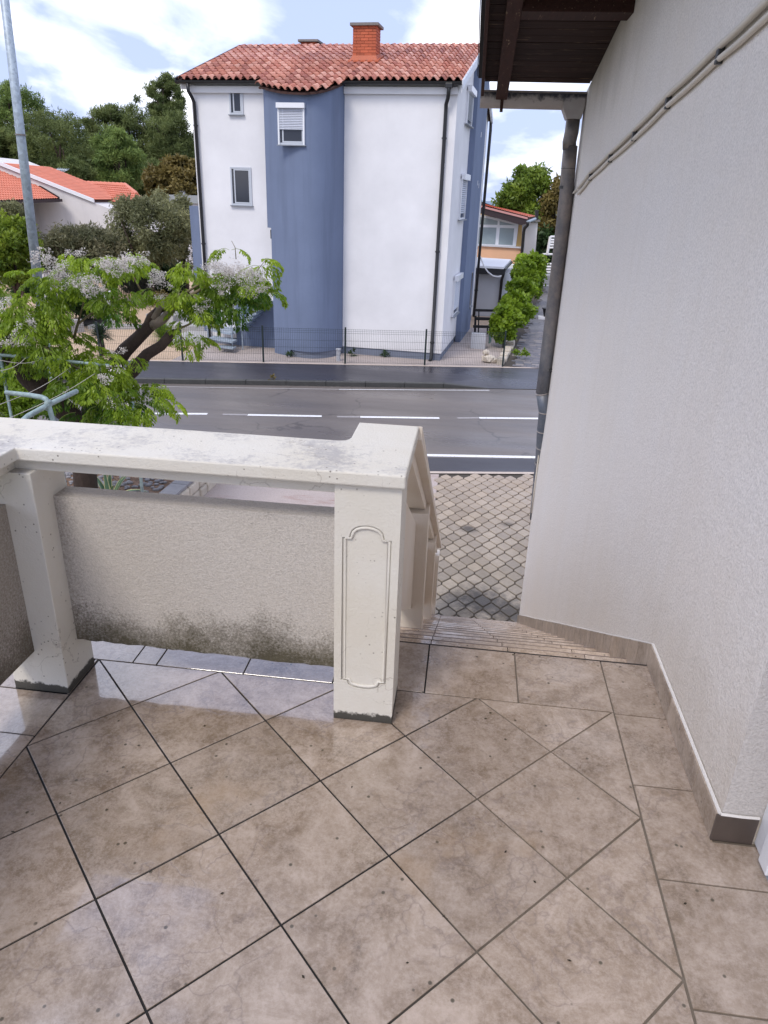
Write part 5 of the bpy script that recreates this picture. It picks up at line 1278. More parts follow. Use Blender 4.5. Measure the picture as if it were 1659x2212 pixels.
# ------------------------------------------------------------------ chinaberry tree
me_base = atz((188, 1092), -2.56)
mt = thing('chinaberry_tree', 'flowering chinaberry tree with drooping bright leaves and lilac blossom in the planter', 'tree', tuple(me_base))
def vp(*L): return [aty((x, y), d) for x, y, d in L]
tb = MB()
tb.tube([me_base - np.array([0, 0, 0.05])] + vp((184, 1030, 7.2), (178, 960, 7.15), (150, 895, 7.1), (100, 852, 7.05), (60, 815, 7.0), (22, 765, 6.9), (5, 730, 6.8)), [0.17, 0.16, 0.155, 0.15, 0.135, 0.125, 0.11, 0.09], 14)
tb.tube([me_base - np.array([0, 0, 0.05])] + vp((186, 1000, 7.3), (183, 930, 7.4), (200, 870, 7.5), (240, 800, 7.6), (270, 757, 7.7), (300, 728, 7.75), (322, 705, 7.8), (328, 685, 7.85), (345, 668, 7.9), (370, 655, 7.95), (395, 652, 8.0)), [0.15, 0.14, 0.13, 0.12, 0.11, 0.10, 0.085, 0.085, 0.07, 0.055, 0.048, 0.042], 14)
tb.tube(vp((205, 868, 7.5), (250, 830, 7.55), (288, 800, 7.6), (318, 765, 7.65), (348, 747, 7.7), (368, 724, 7.75), (378, 714, 7.8)), [0.11, 0.105, 0.09, 0.075, 0.068, 0.065, 0.03], 12)
tb.tube(vp((95, 850, 7.05), (92, 800, 7.0), (97, 750, 6.95), (100, 700, 6.9)), [0.07, 0.055, 0.045, 0.03], 10)
tb.tube(vp((5, 730, 6.8), (-30, 660, 6.8)), [0.09, 0.05], 10)
tb.build('trunk', M_BARK, mt, smooth=True)
tw = MB()
for L, r in (([(328, 703, 7.8), (352, 690, 7.8), (372, 668, 7.85), (385, 652, 7.9)], [0.07, 0.06, 0.05, 0.015]),
             ([(333, 690, 7.8), (350, 655, 7.85), (352, 640, 7.9)], [0.05, 0.035, 0.02])):
    MB().tube(vp(*L), r, 10).build('pale_stub', M_BARKP, mt, smooth=True)
for L, r in (([(352, 645, 7.9), (372, 645, 8.0), (405, 630, 8.1), (440, 608, 8.3), (480, 594, 8.4), (520, 592, 8.5)], [0.02, 0.02, 0.018, 0.017, 0.014, 0.008]),
             ([(378, 655, 8.0), (410, 640, 8.1), (445, 618, 8.2), (490, 600, 8.3), (530, 625, 8.4)], [0.035, 0.026, 0.02, 0.015, 0.007]),
             ([(340, 655, 7.9), (322, 645, 7.8), (303, 625, 7.7), (288, 597, 7.6)], [0.018, 0.014, 0.012, 0.008]),
             ([(297, 712, 7.75), (285, 692, 7.7), (270, 683, 7.6), (247, 672, 7.5), (225, 650, 7.4)], [0.02, 0.016, 0.014, 0.012, 0.007]),
             ([(160, 730, 7.0), (168, 700, 7.0), (215, 664, 7.1), (240, 640, 7.1)], [0.018, 0.017, 0.012, 0.006]),
             ([(168, 700, 7.0), (180, 655, 7.0), (190, 620, 7.0)], [0.014, 0.010, 0.006]),
             ([(97, 752, 6.9), (130, 775, 6.8), (160, 792, 6.7), (215, 815, 6.7), (262, 850, 6.7)], [0.028, 0.024, 0.018, 0.012, 0.008]),
             ([(378, 714, 7.8), (410, 700, 7.9), (440, 672, 8.0), (465, 640, 8.1)], [0.018, 0.014, 0.010, 0.006]),
             ([(380, 716, 7.8), (400, 735, 7.8), (430, 758, 7.8)], [0.012, 0.009, 0.005]),
             ([(530, 600, 8.5), (555, 585, 8.5), (575, 560, 8.6)], [0.008, 0.006, 0.003]),
             ([(510, 560, 8.5), (508, 535, 8.5), (500, 520, 8.5)], [0.007, 0.005, 0.003]),
             ([(5, 700, 6.8), (50, 690, 6.7), (90, 662, 6.7)], [0.03, 0.02, 0.01])):
    tw.tube(vp(*L), r, 7)
tw.build('branches', M_TWIG, mt, smooth=True)
# compound leaves: drooping fronds with paired leaflets
fr_p, fr_d, fr_s, fr_r = [], [], [], []; rach = MB()
def frond(s, az, el, L, br, drp=1.7, stem=False):
    n = 9; p = np.array(s, float); e = el; h = np.array([math.cos(az), math.sin(az), 0]); side = np.array([-h[1], h[0], 0]); pts = [p.copy()]
    for i in range(n):
        dv = h * math.cos(e) + np.array([0, 0, 1]) * math.sin(e); p = p + dv * L / n; pts.append(p.copy()); e -= drp / n
        if i < 2: continue
        t = i / n; pin = L * 0.36 * math.sin(math.pi * min(1, (t + 0.12))) + 0.03
        for sg in (-1, 1):
            m = 4 if pin > 0.05 else 2; q = p.copy(); pd_ = side * sg * 0.85 + dv * 0.5 - np.array([0, 0, 0.25])
            for k in range(m):
                q = q + pd_ * pin / m
                for s2 in (((-1, 1) if k % 2 else (1,)) if k < m - 1 else (0,)):
                    dd = pd_ * 0.75 + dv * s2 * 0.7 - np.array([0, 0, 0.55]); fr_p.append(q); fr_d.append(dd); fr_s.append(0.058); fr_r.append(br + RNG.uniform(-0.15, 0.15))
    fr_p.append(p); fr_d.append(dv); fr_s.append(0.05); fr_r.append(br)
    if stem: rach.tube(pts[::2] + [pts[-1]], 0.0028, 4, cap=False)
def clump(v, rpx, y, n, up=0.15, L=0.30, bright=0.5, ydev=0.45):
    c = aty(v, y); s = (c - CAM) @ FW / F; rx_, rz_ = rpx[0] * s, rpx[1] * s; n = max(4, int(n * (0.95 if y < 7.05 else 0.75)))
    for k in range(n):
        a = RNG.uniform(0, 2 * math.pi); u = RNG.normal(size=3) * 0.42; o_ = c + np.array([u[0] * rx_, u[1] * ydev, u[2] * rz_])
        az = math.atan2(u[1] * ydev, u[0] * rx_) + RNG.normal() * 0.7
        b = bright + 0.28 * (u[2]) + RNG.normal() * 0.14  # frond tone rises with height: sun-lit top and dark underside painted in
        frond(o_, az, RNG.uniform(-0.2, 0.7), L * RNG.uniform(0.75, 1.2), b, RNG.uniform(1.1, 2.1), stem=RNG.random() < 0.5)
for v, r, y, n, b in (((480, 605), (60, 26), 8.5, 34, 0.45), ((535, 620), (45, 40), 8.5, 30, 0.3), ((562, 608), (22, 32), 8.5, 12, 0.75), ((500, 645), (55, 30), 8.4, 30, 0.12), ((445, 640), (38, 32), 8.2, 20, 0.35), ((560, 575), (20, 12), 8.6, 4, 0.8),
                      ((410, 590), (35, 26), 8.0, 15, 0.8), ((400, 640), (45, 28), 8.0, 12, 0.7), ((420, 690), (38, 30), 7.9, 16, 0.7), ((395, 740), (40, 16), 7.8, 8, 0.8), ((450, 595), (22, 14), 8.3, 6, 0.6),
                      ((320, 580), (40, 18), 7.7, 7, 0.7), ((245, 560), (50, 28), 7.4, 22, 0.75), ((180, 570), (45, 30), 7.2, 18, 0.7), ((200, 625), (62, 36), 7.1, 34, 0.4), ((250, 650), (36, 30), 7.2, 14, 0.35), ((130, 600), (40, 34), 7.0, 16, 0.6),
                      ((60, 650), (52, 34), 6.8, 24, 0.75), ((20, 700), (46, 34), 6.7, 24, 0.6), ((90, 690), (46, 34), 6.8, 24, 0.65), ((60, 760), (56, 30), 6.8, 26, 0.4), ((120, 745), (50, 34), 6.8, 24, 0.55), ((5, 760), (30, 30), 6.7, 12, 0.35),
                      ((190, 775), (50, 24), 6.8, 18, 0.85), ((170, 820), (56, 28), 6.7, 28, 0.35), ((235, 830), (52, 30), 6.7, 30, 0.45), ((290, 855), (42, 28), 6.7, 22, 0.5), ((270, 885), (40, 22), 6.7, 16, 0.1), ((335, 870), (18, 16), 6.7, 6, 0.7), ((215, 800), (40, 18), 6.7, 12, 0.8),
                      ((140, 850), (46, 22), 6.9, 16, 0.2), ((190, 880), (34, 20), 6.9, 12, 0.1), ((260, 775), (30, 14), 7.1, 8, 0.85), ((350, 625), (26, 20), 7.9, 7, 0.6), ((-20, 640), (30, 60), 6.8, 20, 0.5), ((165, 665), (24, 20), 7.0, 6, 0.5)):
    clump(v, r, y, n, bright=b)
for v, y, az in (((495, 540), 8.5, 2.8), ((500, 540), 8.5, 0.2), ((488, 545), 8.5, 3.4), ((572, 562), 8.6, 0.3), ((565, 575), 8.6, 0.8), ((340, 885), 6.7, 0.2), ((250, 900), 6.7, 5.0), ((300, 905), 6.7, 5.2)): frond(aty(v, y), az, 0.4, 0.3, 0.8, 1.9, True)
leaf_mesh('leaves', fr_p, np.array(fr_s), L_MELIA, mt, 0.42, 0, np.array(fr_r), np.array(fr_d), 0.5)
rach.build('leaf_stalks', simple('green stalk', (0.20, 0.25, 0.06), 0.6), mt)['kind'] = 'stuff'
fp = []; fb = []
for v, r, y, n in (((105, 555), (26, 18), 6.9, 420), ((125, 585), (22, 22), 6.9, 400), ((182, 612), (44, 16), 7.0, 900), ((205, 625), (20, 14), 7.0, 300), ((235, 572), (24, 14), 7.3, 420), ((262, 572), (26, 24), 7.3, 700), ((300, 560), (24, 16), 7.5, 360), ((338, 603), (30, 22), 7.8, 620),
                   ((40, 735), (34, 20), 6.6, 500), ((60, 700), (18, 22), 6.6, 260), ((15, 655), (16, 14), 6.6, 160), ((465, 580), (36, 20), 8.3, 600), ((505, 585), (40, 24), 8.3, 1000), ((548, 592), (26, 20), 8.3, 560), ((535, 625), (34, 22), 8.3, 420), ((485, 620), (30, 20), 8.3, 420),
                   ((435, 660), (16, 22), 8.0, 200), ((350, 640), (12, 8), 7.9, 80), ((255, 760), (14, 8), 7.0, 90), ((235, 810), (26, 20), 6.6, 200), ((240, 870), (30, 18), 6.6, 180), ((160, 545), (16, 8), 7.0, 120), ((350, 660), (14, 10), 8.0, 60), ((565, 620), (14, 24), 8.3, 160)):
    n = int(n * 1.35); c = aty(v, y - 0.3); s = (c - CAM) @ FW / F; nb = max(6, n // 34)
    P, b = lumps(c, (r[0] * s * 1.1, 0.28, r[1] * s * 1.1), n, nb, 0.30, 0.8, 0.25); fp.append(P); fb.append(b + 0.2)
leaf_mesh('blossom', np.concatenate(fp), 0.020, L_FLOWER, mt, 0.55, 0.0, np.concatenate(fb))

# ------------------------------------------------------------------ garden beyond the fence
def gbase(v): return atz(v, SZ)
# conifer / spiky shrub behind a concrete bed
b = gbase((135, 715)); s = (b - CAM) @ FW / F
gp = thing('concrete_bed', 'low pale concrete planting bed with black mulch in the gravel garden', 'planting bed', tuple(b))
A, B = gbase((127, 722)), gbase((150, 722)); A2 = gbase((235, 720))
MB().obox(A, (B - A) * 1.15, (0.2, 0.5, 0), (0, 0, 0.42)).build('concrete_block', M_CONC, gp, bevel=0.01)
MB().obox(gbase((190, 712)), gbase((330, 712)) - gbase((190, 712)), (0.05, 0.35, 0), (0, 0, 0.14)).build('concrete_step', M_CONC, gp, bevel=0.01)
MB().obox(gbase((152, 705)), gbase((222, 705)) - gbase((152, 705)), (0.1, 1.2, 0), (0, 0, 0.10)).build('mulch', simple('black mulch', (0.03, 0.02, 0.018), 0.9, 0.5, 20), gp)
def spiky(name, label, v, n, L, up, mat, h0=0.0, cat='shrub', w=0.03, trunk=0.0, z=None, trr=0.06):
    b = gbase(v) if z is None else atz(v, z); t = thing(name, label, cat, tuple(b)); mb = MB(); rn = []
    top = b + np.array([0, 0, trunk])
    if trunk: MB().tube([b, b + np.array([0.02, 0, trunk * 0.6]), top], [trr * 1.3, trr, trr], 8).build('stem', M_BARK, t, smooth=True)
    for k in range(n):
        az = RNG.uniform(0, 2 * math.pi); e = RNG.uniform(*up); l = L * RNG.uniform(0.7, 1.15); h = np.array([math.cos(az) * math.cos(e), math.sin(az) * math.cos(e), math.sin(e)]); sd_ = np.array([-math.sin(az), math.cos(az), 0]) * w
        o_ = top + h * 0.03 + np.array([0, 0, h0 * RNG.random()]); m_ = o_ + h * l * 0.55; e_ = o_ + h * l - np.array([0, 0, l * 0.18])
        mb.add([o_ - sd_ * 0.4, o_ + sd_ * 0.4, m_ + sd_ * 0.5, e_, m_ - sd_ * 0.5], [(0, 1, 2, 3, 4)]); rn.append(RNG.random())
    o = mb.build('leaves', mat, t); a = o.data.attributes.new('rnd', 'FLOAT', 'FACE'); a.data.foreach_set('value', np.array(rn, np.float32)); return t
spiky('dwarf_palm', 'small fan palm with spiky leaves standing behind the mesh fence', (223, 768), 260, 0.42, (-0.4, 1.4), L_DARK, 0.15, 'palm', 0.035, 0.50)
spiky('grass_clump', 'round clump of fine green ornamental grass in the gravel garden', (352, 738), 900, 0.55, (0.3, 1.5), L_VINE, 0.3, 'ornamental grass', 0.012)
spiky('yucca_shrub', 'tall dark spiky leaved yucca in the concrete bed', (178, 705), 700, 0.9, (0.1, 1.5), L_DARK, 1.1, 'shrub', 0.05, 0.3)
c, r = ell((185, 650), (48, 36), 23.0); P, br = lumps(c, r, 5000, 40)
t = thing('dark_garden_shrub', 'dense dark green shrub behind the concrete bed', 'shrub', tuple(gbase((185, 700)))); leaf_mesh('foliage', P, 0.09, L_DARK, t, 0.4, 0.2, br)
# second pale planter with autumn shrub
b = gbase((345, 712)); pt = thing('square_planter', 'square pale concrete planter in the gravel garden behind the forked branch', 'planter', tuple(b))
MB().obox(b + np.array([-0.45, 0, 0]), (1.0, -0.1, 0), (0.1, 0.8, 0), (0, 0, 0.5)).build('planter_box', M_CONC, pt, bevel=0.01)
c = b + np.array([0.0, 0.4, 0.85]); P, br = lumps(c, (0.5, 0.4, 0.4), 900, 16); t = thing('reddish_shrub', 'small reddish green shrub growing in the square planter', 'shrub', tuple(b + np.array([0, 0.4, 0.5]))); leaf_mesh('foliage', P, 0.07, L_BROWN, t, 0.5, 0.2, br)
# steps and low white walls beside the steel stairs
gs = thing('garden_steps', 'broad pale stone steps in the garden left of the steel stairs', 'steps', tuple(gbase((390, 740))))
for i, (vy, w_) in enumerate(((745, 60), (722, 56), (702, 52))):
    A, B = gbase((350, vy)), gbase((350 + w_ + 40, vy + 2)); MB().obox(A + np.array([0, 0, 0.0]), B - A, (0.3, 4.0, 0), (0, 0, 0.14 * (i + 1))).build('step', M_CONC, gs, bevel=0.01)
# iron railing on a kerb wall deeper in the garden
ir = thing('iron_railing', 'dark iron railing on a low pink kerb wall in the gravel garden', 'railing', tuple(gbase((275, 668))))
A, B = gbase((225, 668)), gbase((335, 652)); MB().obox(A, B - A, (0, 0.25, 0), (0, 0, 0.28)).build('kerb_wall', M_KERBL, ir)
n = 34
for i in range(n):
    p = A + (B - A) * (i + 0.5) / n + np.array([0, 0.1, 0.281]); MB().box(tuple(p - np.array([0.012, 0.012, 0])), tuple(p + np.array([0.012, 0.012, 1.15]))).build('bar', M_BLACKMET, ir)
MB().obox(A + np.array([0, 0.08, 1.40]), B - A, (0, 0.04, 0), (0, 0, 0.04)).build('top_rail', M_BLACKMET, ir)
wp = thing('white_garden_post', 'white rendered post standing in the gravel garden', 'post', tuple(gbase((238, 702))))
MB().box(tuple(gbase((232, 702))), tuple(gbase((243, 700)) + np.array([0, 0.2, 1.1]))).build('shaft', M_FWHITE, wp, bevel=0.01)
bw_ = thing('white_balustrade_wall', 'low white garden wall with lattice glimpsed behind the lamp post', 'garden wall', tuple(gbase((140, 640))))
A, B = gbase((98, 665)), gbase((162, 650))
MB().obox(A, B - A, (0, 0.2, 0), (0, 0, 0.35)).build('base_wall', M_FWHITE, bw_)
for i in range(12):
    p = A + (B - A) * (i + 0.5) / 12 + np.array([0, 0.06, 0.351]); MB().box(tuple(p - np.array([0.07, 0.03, 0])), tuple(p + np.array([0.07, 0.05, 0.9]))).build('baluster', M_FWHITE, bw_)
MB().obox(A + np.array([0, 0.0, 1.252]), B - A, (0, 0.2, 0), (0, 0, 0.1)).build('coping', M_FWHITE, bw_)

# shrubs and trees behind the garden
def crown(name, label, cat, v, rpx, y, leaf, size, n, nb, zbase=GZ, group=None, bark=M_BARK, tr=0.12, **k):
    c, r = ell(v, rpx, y, 0.9); return tree(name, label, cat, (c[0], c[1], zbase), c, r, leaf, size, n, nb, bark, tr, group, **k)
crown('olive_shrub', 'large grey green olive like shrub before the low white house', 'shrub', (318, 497), (98, 82), 28, L_OLIVE, 0.17, 26000, 90, tr=0.14, aspect=0.28, sub=0.24)
crown('olive_shrub', 'grey green shrub beside the blue end wall of the tall house', 'shrub', (395, 500), (34, 72), 30, L_OLIVE, 0.17, 8000, 36, tr=0.1, aspect=0.28, sub=0.3)
crown('oleander_hedge', 'reddish green oleander hedge under the low white gable', 'hedge', (175, 535), (110, 42), 26, L_OLEAN, 0.18, 20000, 80, tr=0.06, aspect=0.22, sub=0.25)
crown('grey_shrub', 'pale grey green shrub at the left edge below the orange roof', 'shrub', (22, 470), (45, 34), 25, L_OLIVE, 0.15, 6000, 34, tr=0.06, aspect=0.28)
crown('bright_shrub', 'bright yellow green shrub at the left edge behind the lamp post', 'shrub', (25, 545), (66, 72), 20, L_BUSH, 0.12, 17000, 70, tr=0.1, aspect=0.6, sub=0.25)
crown('low_bright_shrub', 'leafy green shrub low at the left edge behind the clothes line', 'shrub', (35, 850), (80, 52), 8.6, L_VINE, 0.065, 12000, 60, tr=0.04, aspect=0.5, sub=0.28)
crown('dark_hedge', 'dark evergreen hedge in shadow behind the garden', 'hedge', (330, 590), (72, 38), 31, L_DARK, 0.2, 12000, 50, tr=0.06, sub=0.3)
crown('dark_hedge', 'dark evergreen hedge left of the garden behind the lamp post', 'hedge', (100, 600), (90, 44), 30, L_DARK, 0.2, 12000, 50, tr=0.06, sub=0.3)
pines = [((45, 262), (60, 82), 62, L_PINE2, 'tall feathery pine at the left edge rising above the lamp post'), ((120, 330), (92, 84), 58, L_PINE, 'broad dark pine right behind the orange roofs'),
         ((20, 340), (55, 60), 56, L_PINE, 'dark pine low at the left edge over the ridge'), ((228, 290), (52, 66), 66, L_PINE, 'dense pine in the middle of the wood'), ((300, 290), (66, 66), 68, L_PINE, 'round topped pine between the two tallest pines'),
         ((362, 222), (42, 54), 70, L_PINE, 'tallest pine rising beside the white house'), ((372, 320), (56, 74), 66, L_PINE, 'dark pine close against the white house corner'),
         ((256, 358), (52, 78), 54, L_PINE2, 'light green cone shaped pine before the dark wood'), ((168, 398), (36, 46), 52, L_PINE, 'small round pine behind the aerial'), ((110, 395), (70, 44), 57, L_PINE, 'low spreading pine behind the orange ridge'), ((330, 390), (60, 40), 60, L_PINE, 'shaded pine under the wood edge')]
for i, (v, r, y, lf, lb_) in enumerate(pines):
    crown('pine_tree', lb_, 'pine', v, r, y, lf, 0.30, 17000, 110, group='pines in the wood behind the houses', tr=0.3, aspect=0.20, sub=0.22, droop=-0.5, flat=0.7)
for v, r, lb_ in (((390, 392), (44, 46), 'brownish green oak beside the tall house corner'), ((345, 402), (40, 36), 'yellowish oak at the foot of the pines')):
    crown('holm_oak', lb_, 'oak', v, r, 48, L_BROWN, 0.3, 9000, 50, tr=0.2, aspect=0.5, sub=0.28)
# far wood behind the pines: one mass
P_ = []; B_ = []
for v, r in (((40, 370), (80, 60)), ((150, 370), (90, 60)), ((260, 380), (90, 70)), ((370, 370), (70, 80)), ((-80, 350), (90, 90))):
    c, r2 = ell(v, r, 80, 0.5); P, br = lumps(c, r2, 9000, 60, 0.3); P_.append(P); B_.append(br)
w_ = thing('far_wood', 'dark wood filling the gaps behind the pines', 'wood', (-25, 80, GZ)); w_['kind'] = 'stuff'
leaf_mesh('crowns', np.concatenate(P_), 0.6, L_PINE, w_, 0.35, 0, np.concatenate(B_) * 0.7, kind='stuff')
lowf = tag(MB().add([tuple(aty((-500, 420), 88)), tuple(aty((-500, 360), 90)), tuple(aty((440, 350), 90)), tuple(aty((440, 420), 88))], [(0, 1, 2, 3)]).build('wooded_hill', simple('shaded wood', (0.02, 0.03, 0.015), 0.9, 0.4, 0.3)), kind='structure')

# ------------------------------------------------------------------ low houses with orange roofs on the left
def tiled(quad, nc, nr, amp, step, name, mat, par, thick=0.12):
    """corrugated roof plane: quad = eave left, eave right, ridge right, ridge left"""
    e0, e1, r1, r0 = map(np.array, quad); nrm = np.cross(e1 - e0, r0 - e0); nrm /= np.linalg.norm(nrm)
    if nrm[2] < 0: nrm = -nrm
    sub = 6; vs = []; cols = nc * sub + 1
    for j in range(nr):
        for jj, lift in ((j, step), (j + 1.02, 0.0)):
            t = jj / nr
            for i in range(cols):
                u = i / (cols - 1); ph = (i % sub) / sub; a = e0 * (1 - u) + e1 * u; b = r0 * (1 - u) + r1 * u
                vs.append(a * (1 - t) + b * t + nrm * (amp * abs(math.sin(math.pi * ph)) + lift))
    fs = []
    for j in range(nr):
        o = 2 * j * cols
        for i in range(cols - 1): fs.append((o + i, o + i + 1, o + cols + i + 1, o + cols + i))
        if j: fs += [(o - cols + i, o - cols + i + 1, o + i + 1, o + i) for i in range(cols - 1)]
    o = MB().add(vs, fs).build(name, mat, par); o['kind'] = 'stuff'
    MB().add([p - nrm * d for d in (0.02, thick) for p in (e0, e1, r1, r0)], [(0, 1, 2, 3), (7, 6, 5, 4), (0, 4, 5, 1), (1, 5, 6, 2), (2, 6, 7, 3), (3, 7, 4, 0)]).build('roof_slab', M_ROOFD, par)
    return o
lh = thing('low_tiled_house', 'low white house with bright orange tiled roofs behind the shrubs', 'house', tuple(aty((120, 560), 36)))
eR = aty((127, 430), 34.0); eL = aty((-60, 437), 29.5)
e = (eR - eL); e[2] = 0; e /= np.linalg.norm(e); bk = np.array([-e[1], e[0], 0])
pt_ = at((0, 354), eR, e)                       # verge point seen at the frame edge, on the gable plane
vv = pt_ - eR; rL = eL + vv
tiled((eL, eR, pt_, rL), 34, 22, 0.05, 0.03, 'front_roof_tiles', M_ROOF2, lh)
eL2 = eL - e * 0; MB().obox(eL - np.array([0, 0, 0.12]) - bk * 0.12, eR - eL + e * 0.1, bk * 0.14, (0, 0, 0.13)).build('gutter', M_BROWNFA, lh)
MB().obox(eR + e * 0.0 - np.array([0, 0, 0.05]), vv, e * 0.06, (0, 0, 0.15)).build('verge', M_BROWNFA, lh)
wb = eR + bk * 0.9; zt_ = eR[2] - 0.05
MB().obox(np.array([*(eL + bk * 0.9 - e * 0.0)[:2], GZ]), (eR - eL) * np.array([1, 1, 0]) - e * 0.9, bk * 5, (0, 0, zt_ - GZ)).build('front_wall', m_facade('dusty white wall', (0.62, 0.58, 0.55), 0.3), lh)
MB().obox(np.array([*(aty((54, 480), 32) )[:2], aty((54, 480), 32)[2]]), e * 0.6, bk * 0.05, (0, 0, 0.9)).build('window', M_GLASS, lh)
# rear gable house
ng = np.array([-math.sin(YAW), math.cos(YAW), 0]); gP = CAM + ng * 38
g0 = at((203, 433), gP, ng)
g1 = at((-60, 329), gP, ng)
rh = thing('gabled_white_house', 'white gable wall under a long sloping orange roof, behind the nearer orange roof', 'house', tuple(np.array([g0[0], g0[1], GZ])))
# choose the ridge length that matches the picture
best = min((abs((lambda X: (CX + F * ((X - CAM) @ RT) / ((X - CAM) @ FW)))(at((0, 354), g0, ng) + ng * L) - 110), L) for L in np.linspace(2, 40, 80))[1]
top = at((0, 353), g0, ng)
tiled((g0, g0 + ng * best, top + ng * best, top), 44, 22, 0.05, 0.03, 'long_roof_tiles', M_ROOF2, rh)
MB().obox(g0 - ng * 0.06 - np.array([0, 0, 0.10]), g1 - g0, ng * 0.12, (0, 0, 0.17)).build('white_verge', M_WHITEPVC, rh)
hgt = lambda p: np.array([p[0], p[1], GZ])
g2 = g0 + (g0 - g1) * 0.28
MB().prism([hgt(g1) + ng * 0.05, hgt(g2) + ng * 0.05, g2 + ng * 0.05 - np.array([0, 0, 0.11]), g1 + ng * 0.05 - np.array([0, 0, 0.11])], ng * best).build('gable_wall', m_facade('stained white gable', (0.66, 0.63, 0.62), 0.35), rh)
# hipped orange roof further right
q = [aty((203, 432), 37), aty((330, 452), 36), aty((270, 400), 41), aty((146, 394), 41)]
hh = thing('hipped_roof_house', 'orange hipped roof with ridge tiles right of the white gable', 'house', tuple(np.array([q[1][0], q[1][1], GZ])))
tiled(q, 30, 9, 0.06, 0.05, 'hipped_roof_tiles', M_ROOF2, hh)
q5 = aty((302, 425), 44)
tiled((q[1], q[1] + (q5 - q[1]), q[2] + np.array([0, 0.3, 0]), q[2]), 4, 8, 0.05, 0.03, 'hip_end_tiles', M_ROOF2, hh)
for a, b_, nn_ in ((q[3], q[2], 14), (q[2], q[1] * 0.45 + q[2] * 0.55 + np.array([0, 0, 0.05]), 6)):
    for i in range(nn_):
        s = a + (b_ - a) * i / nn_; u = (b_ - a) / np.linalg.norm(b_ - a); MB().tube([s, s + (b_ - a) / nn_ * 1.05], [0.14, 0.11], 8).build('ridge_tile', M_ROOF2, hh)
MB().prism([hgt(q[0]), hgt(q[1]), q[1] - np.array([0, 0, 0.15]), q[0] - np.array([0, 0, 0.15])], (0.4, 6, 0)).build('wall', M_FWHITE, hh)
MB().tube([q[3], q[0]], 0.06, 6).build('valley_gutter', M_SILL, hh)
an = thing('roof_aerial', 'grey television aerial on a short mast above the orange ridge', 'aerial', tuple(aty((133, 398), 42)))
MB().tube([aty((133, 398), 42), aty((132, 364), 42)], 0.03, 6).build('mast', M_GALV, an); MB().tube([aty((120, 366), 42), aty((145, 368), 42)], 0.035, 6).build('boom', M_GALV, an)
for i in range(6):
    p = aty((121 + 4.4 * i, 366.3 + 0.35 * i), 42); MB().tube([p - np.array([0, 0.35, 0.1]), p + np.array([0, 0.35, 0.1])], 0.014, 5).build('rod', M_GALV, an)
fb_ = thing('flat_roofed_building', 'low grey flat roofed building between the shrubs and the tall house', 'building', tuple(aty((390, 520), 46)))
A, B = aty((365, 437), 46), aty((440, 440), 46); MB().obox(hgt(A), hgt(B) - hgt(A), (0, 6, 0), (0, 0, A[2] - GZ)).build('walls', M_EXT, fb_); MB().obox(A + np.array([0, -0.2, 0.001]), B - A, (0, 6.3, 0), (0, 0, 0.45)).build('flat_roof', M_FLAT, fb_)
A = aty((386, 430), 47); MB().box(tuple(A), tuple(A + np.array([0.4, 0.4, 0.5]))).build('vent', M_FWHITE, fb_)

# ------------------------------------------------------------------ yellow house, extension and path on the right
z5 = Z(1850, 700, 0.211); YY = 37.0
def p5(x, y, d=YY): return aty(z5(x, y), d)
yh = thing('yellow_house', 'yellow and peach house with a big white gable window under a dark brown fascia', 'house', tuple(np.array([p5(500, 1300)[0], YY, GZ])))
def quad5(name, pts, th, mat, d=YY, par=yh, **k): return MB().prism([p5(x, y, d) for x, y in pts], (0, th, 0)).build(name, mat, par, **k)
quad5('yellow_wall', [(-700, 560), (190, 640), (1000, 830), (905, 850), (880, 1240), (820, 1900), (780, 2600), (-700, 2600)][:0] or [(-900, 400), (900, 840), (880, 1250), (800, 2600), (-900, 2600)], 7, M_YELLOW, YY + 0.02)
quad5('peach_band', [(-900, 1180), (885, 1275), (860, 1600), (-900, 1500)], 0.5, M_PEACH, YY - 0.5)
quad5('balcony_ledge', [(-900, 1160), (890, 1262), (888, 1282), (-900, 1182)], 0.62, M_EXT, YY - 0.6)
quad5('brown_fascia', [(-900, 300), (190, 540), (1000, 745), (985, 830), (880, 850), (190, 650), (-900, 400)], 0.2, M_BROWNFA, YY - 0.9)
quad5('pink_verge_tiles', [(-900, 240), (190, 500), (1000, 706), (1000, 744), (190, 538), (-900, 298)], 0.3, simple('pink verge tile', (0.52, 0.26, 0.24), 0.6, 0.2, 3), YY - 0.95)
a_, b_, c_, d_ = p5(190, 500, YY - 0.6), p5(1010, 712, YY - 0.6), p5(1140, 690, YY + 3), p5(190, 470, YY + 3)
tiled((a_, b_, c_, d_), 26, 4, 0.04, 0.03, 'roof_tiles', M_ROOF2, yh)
quad5('upper_roof', [(-900, 100), (195, 430), (560, 560), (1000, 670), (1000, 700), (-900, 300)], 0.3, M_BROWNFA, YY + 3.5)
# window
wf = MB()
outer = [(-500, 560), (180, 665), (835, 815), (780, 1265), (-500, 1225)]
wnd = MB().prism([p5(x, y, YY - 0.05) for x, y in outer], (0, 0.045, 0)).build('gable_window', M_WHITEPVC, yh)
for pts in ([(-60, 690), (175, 705), (445, 770), (440, 845), (-60, 835)], [(482, 778), (775, 852), (480, 850)], [(-60, 885), (425, 897), (400, 1208), (-60, 1190)], [(486, 900), (752, 910), (722, 1220), (460, 1208)]):
    MB().prism([p5(x, y, YY - 0.06) for x, y in pts], (0, 0.009, 0)).build('pane', M_GLASSL, wnd)
quad5('white_post', [(905, 850), (960, 850), (940, 1300), (885, 1290)], 0.2, M_EXT, YY - 0.3)
for y0, y1 in ((1690, 1725), (1885, 1910)): quad5('white_rail', [(600, y0), (830, y0 + 8), (828, y1 + 8), (600, y1)], 0.08, M_FWHITE, YY - 0.12)
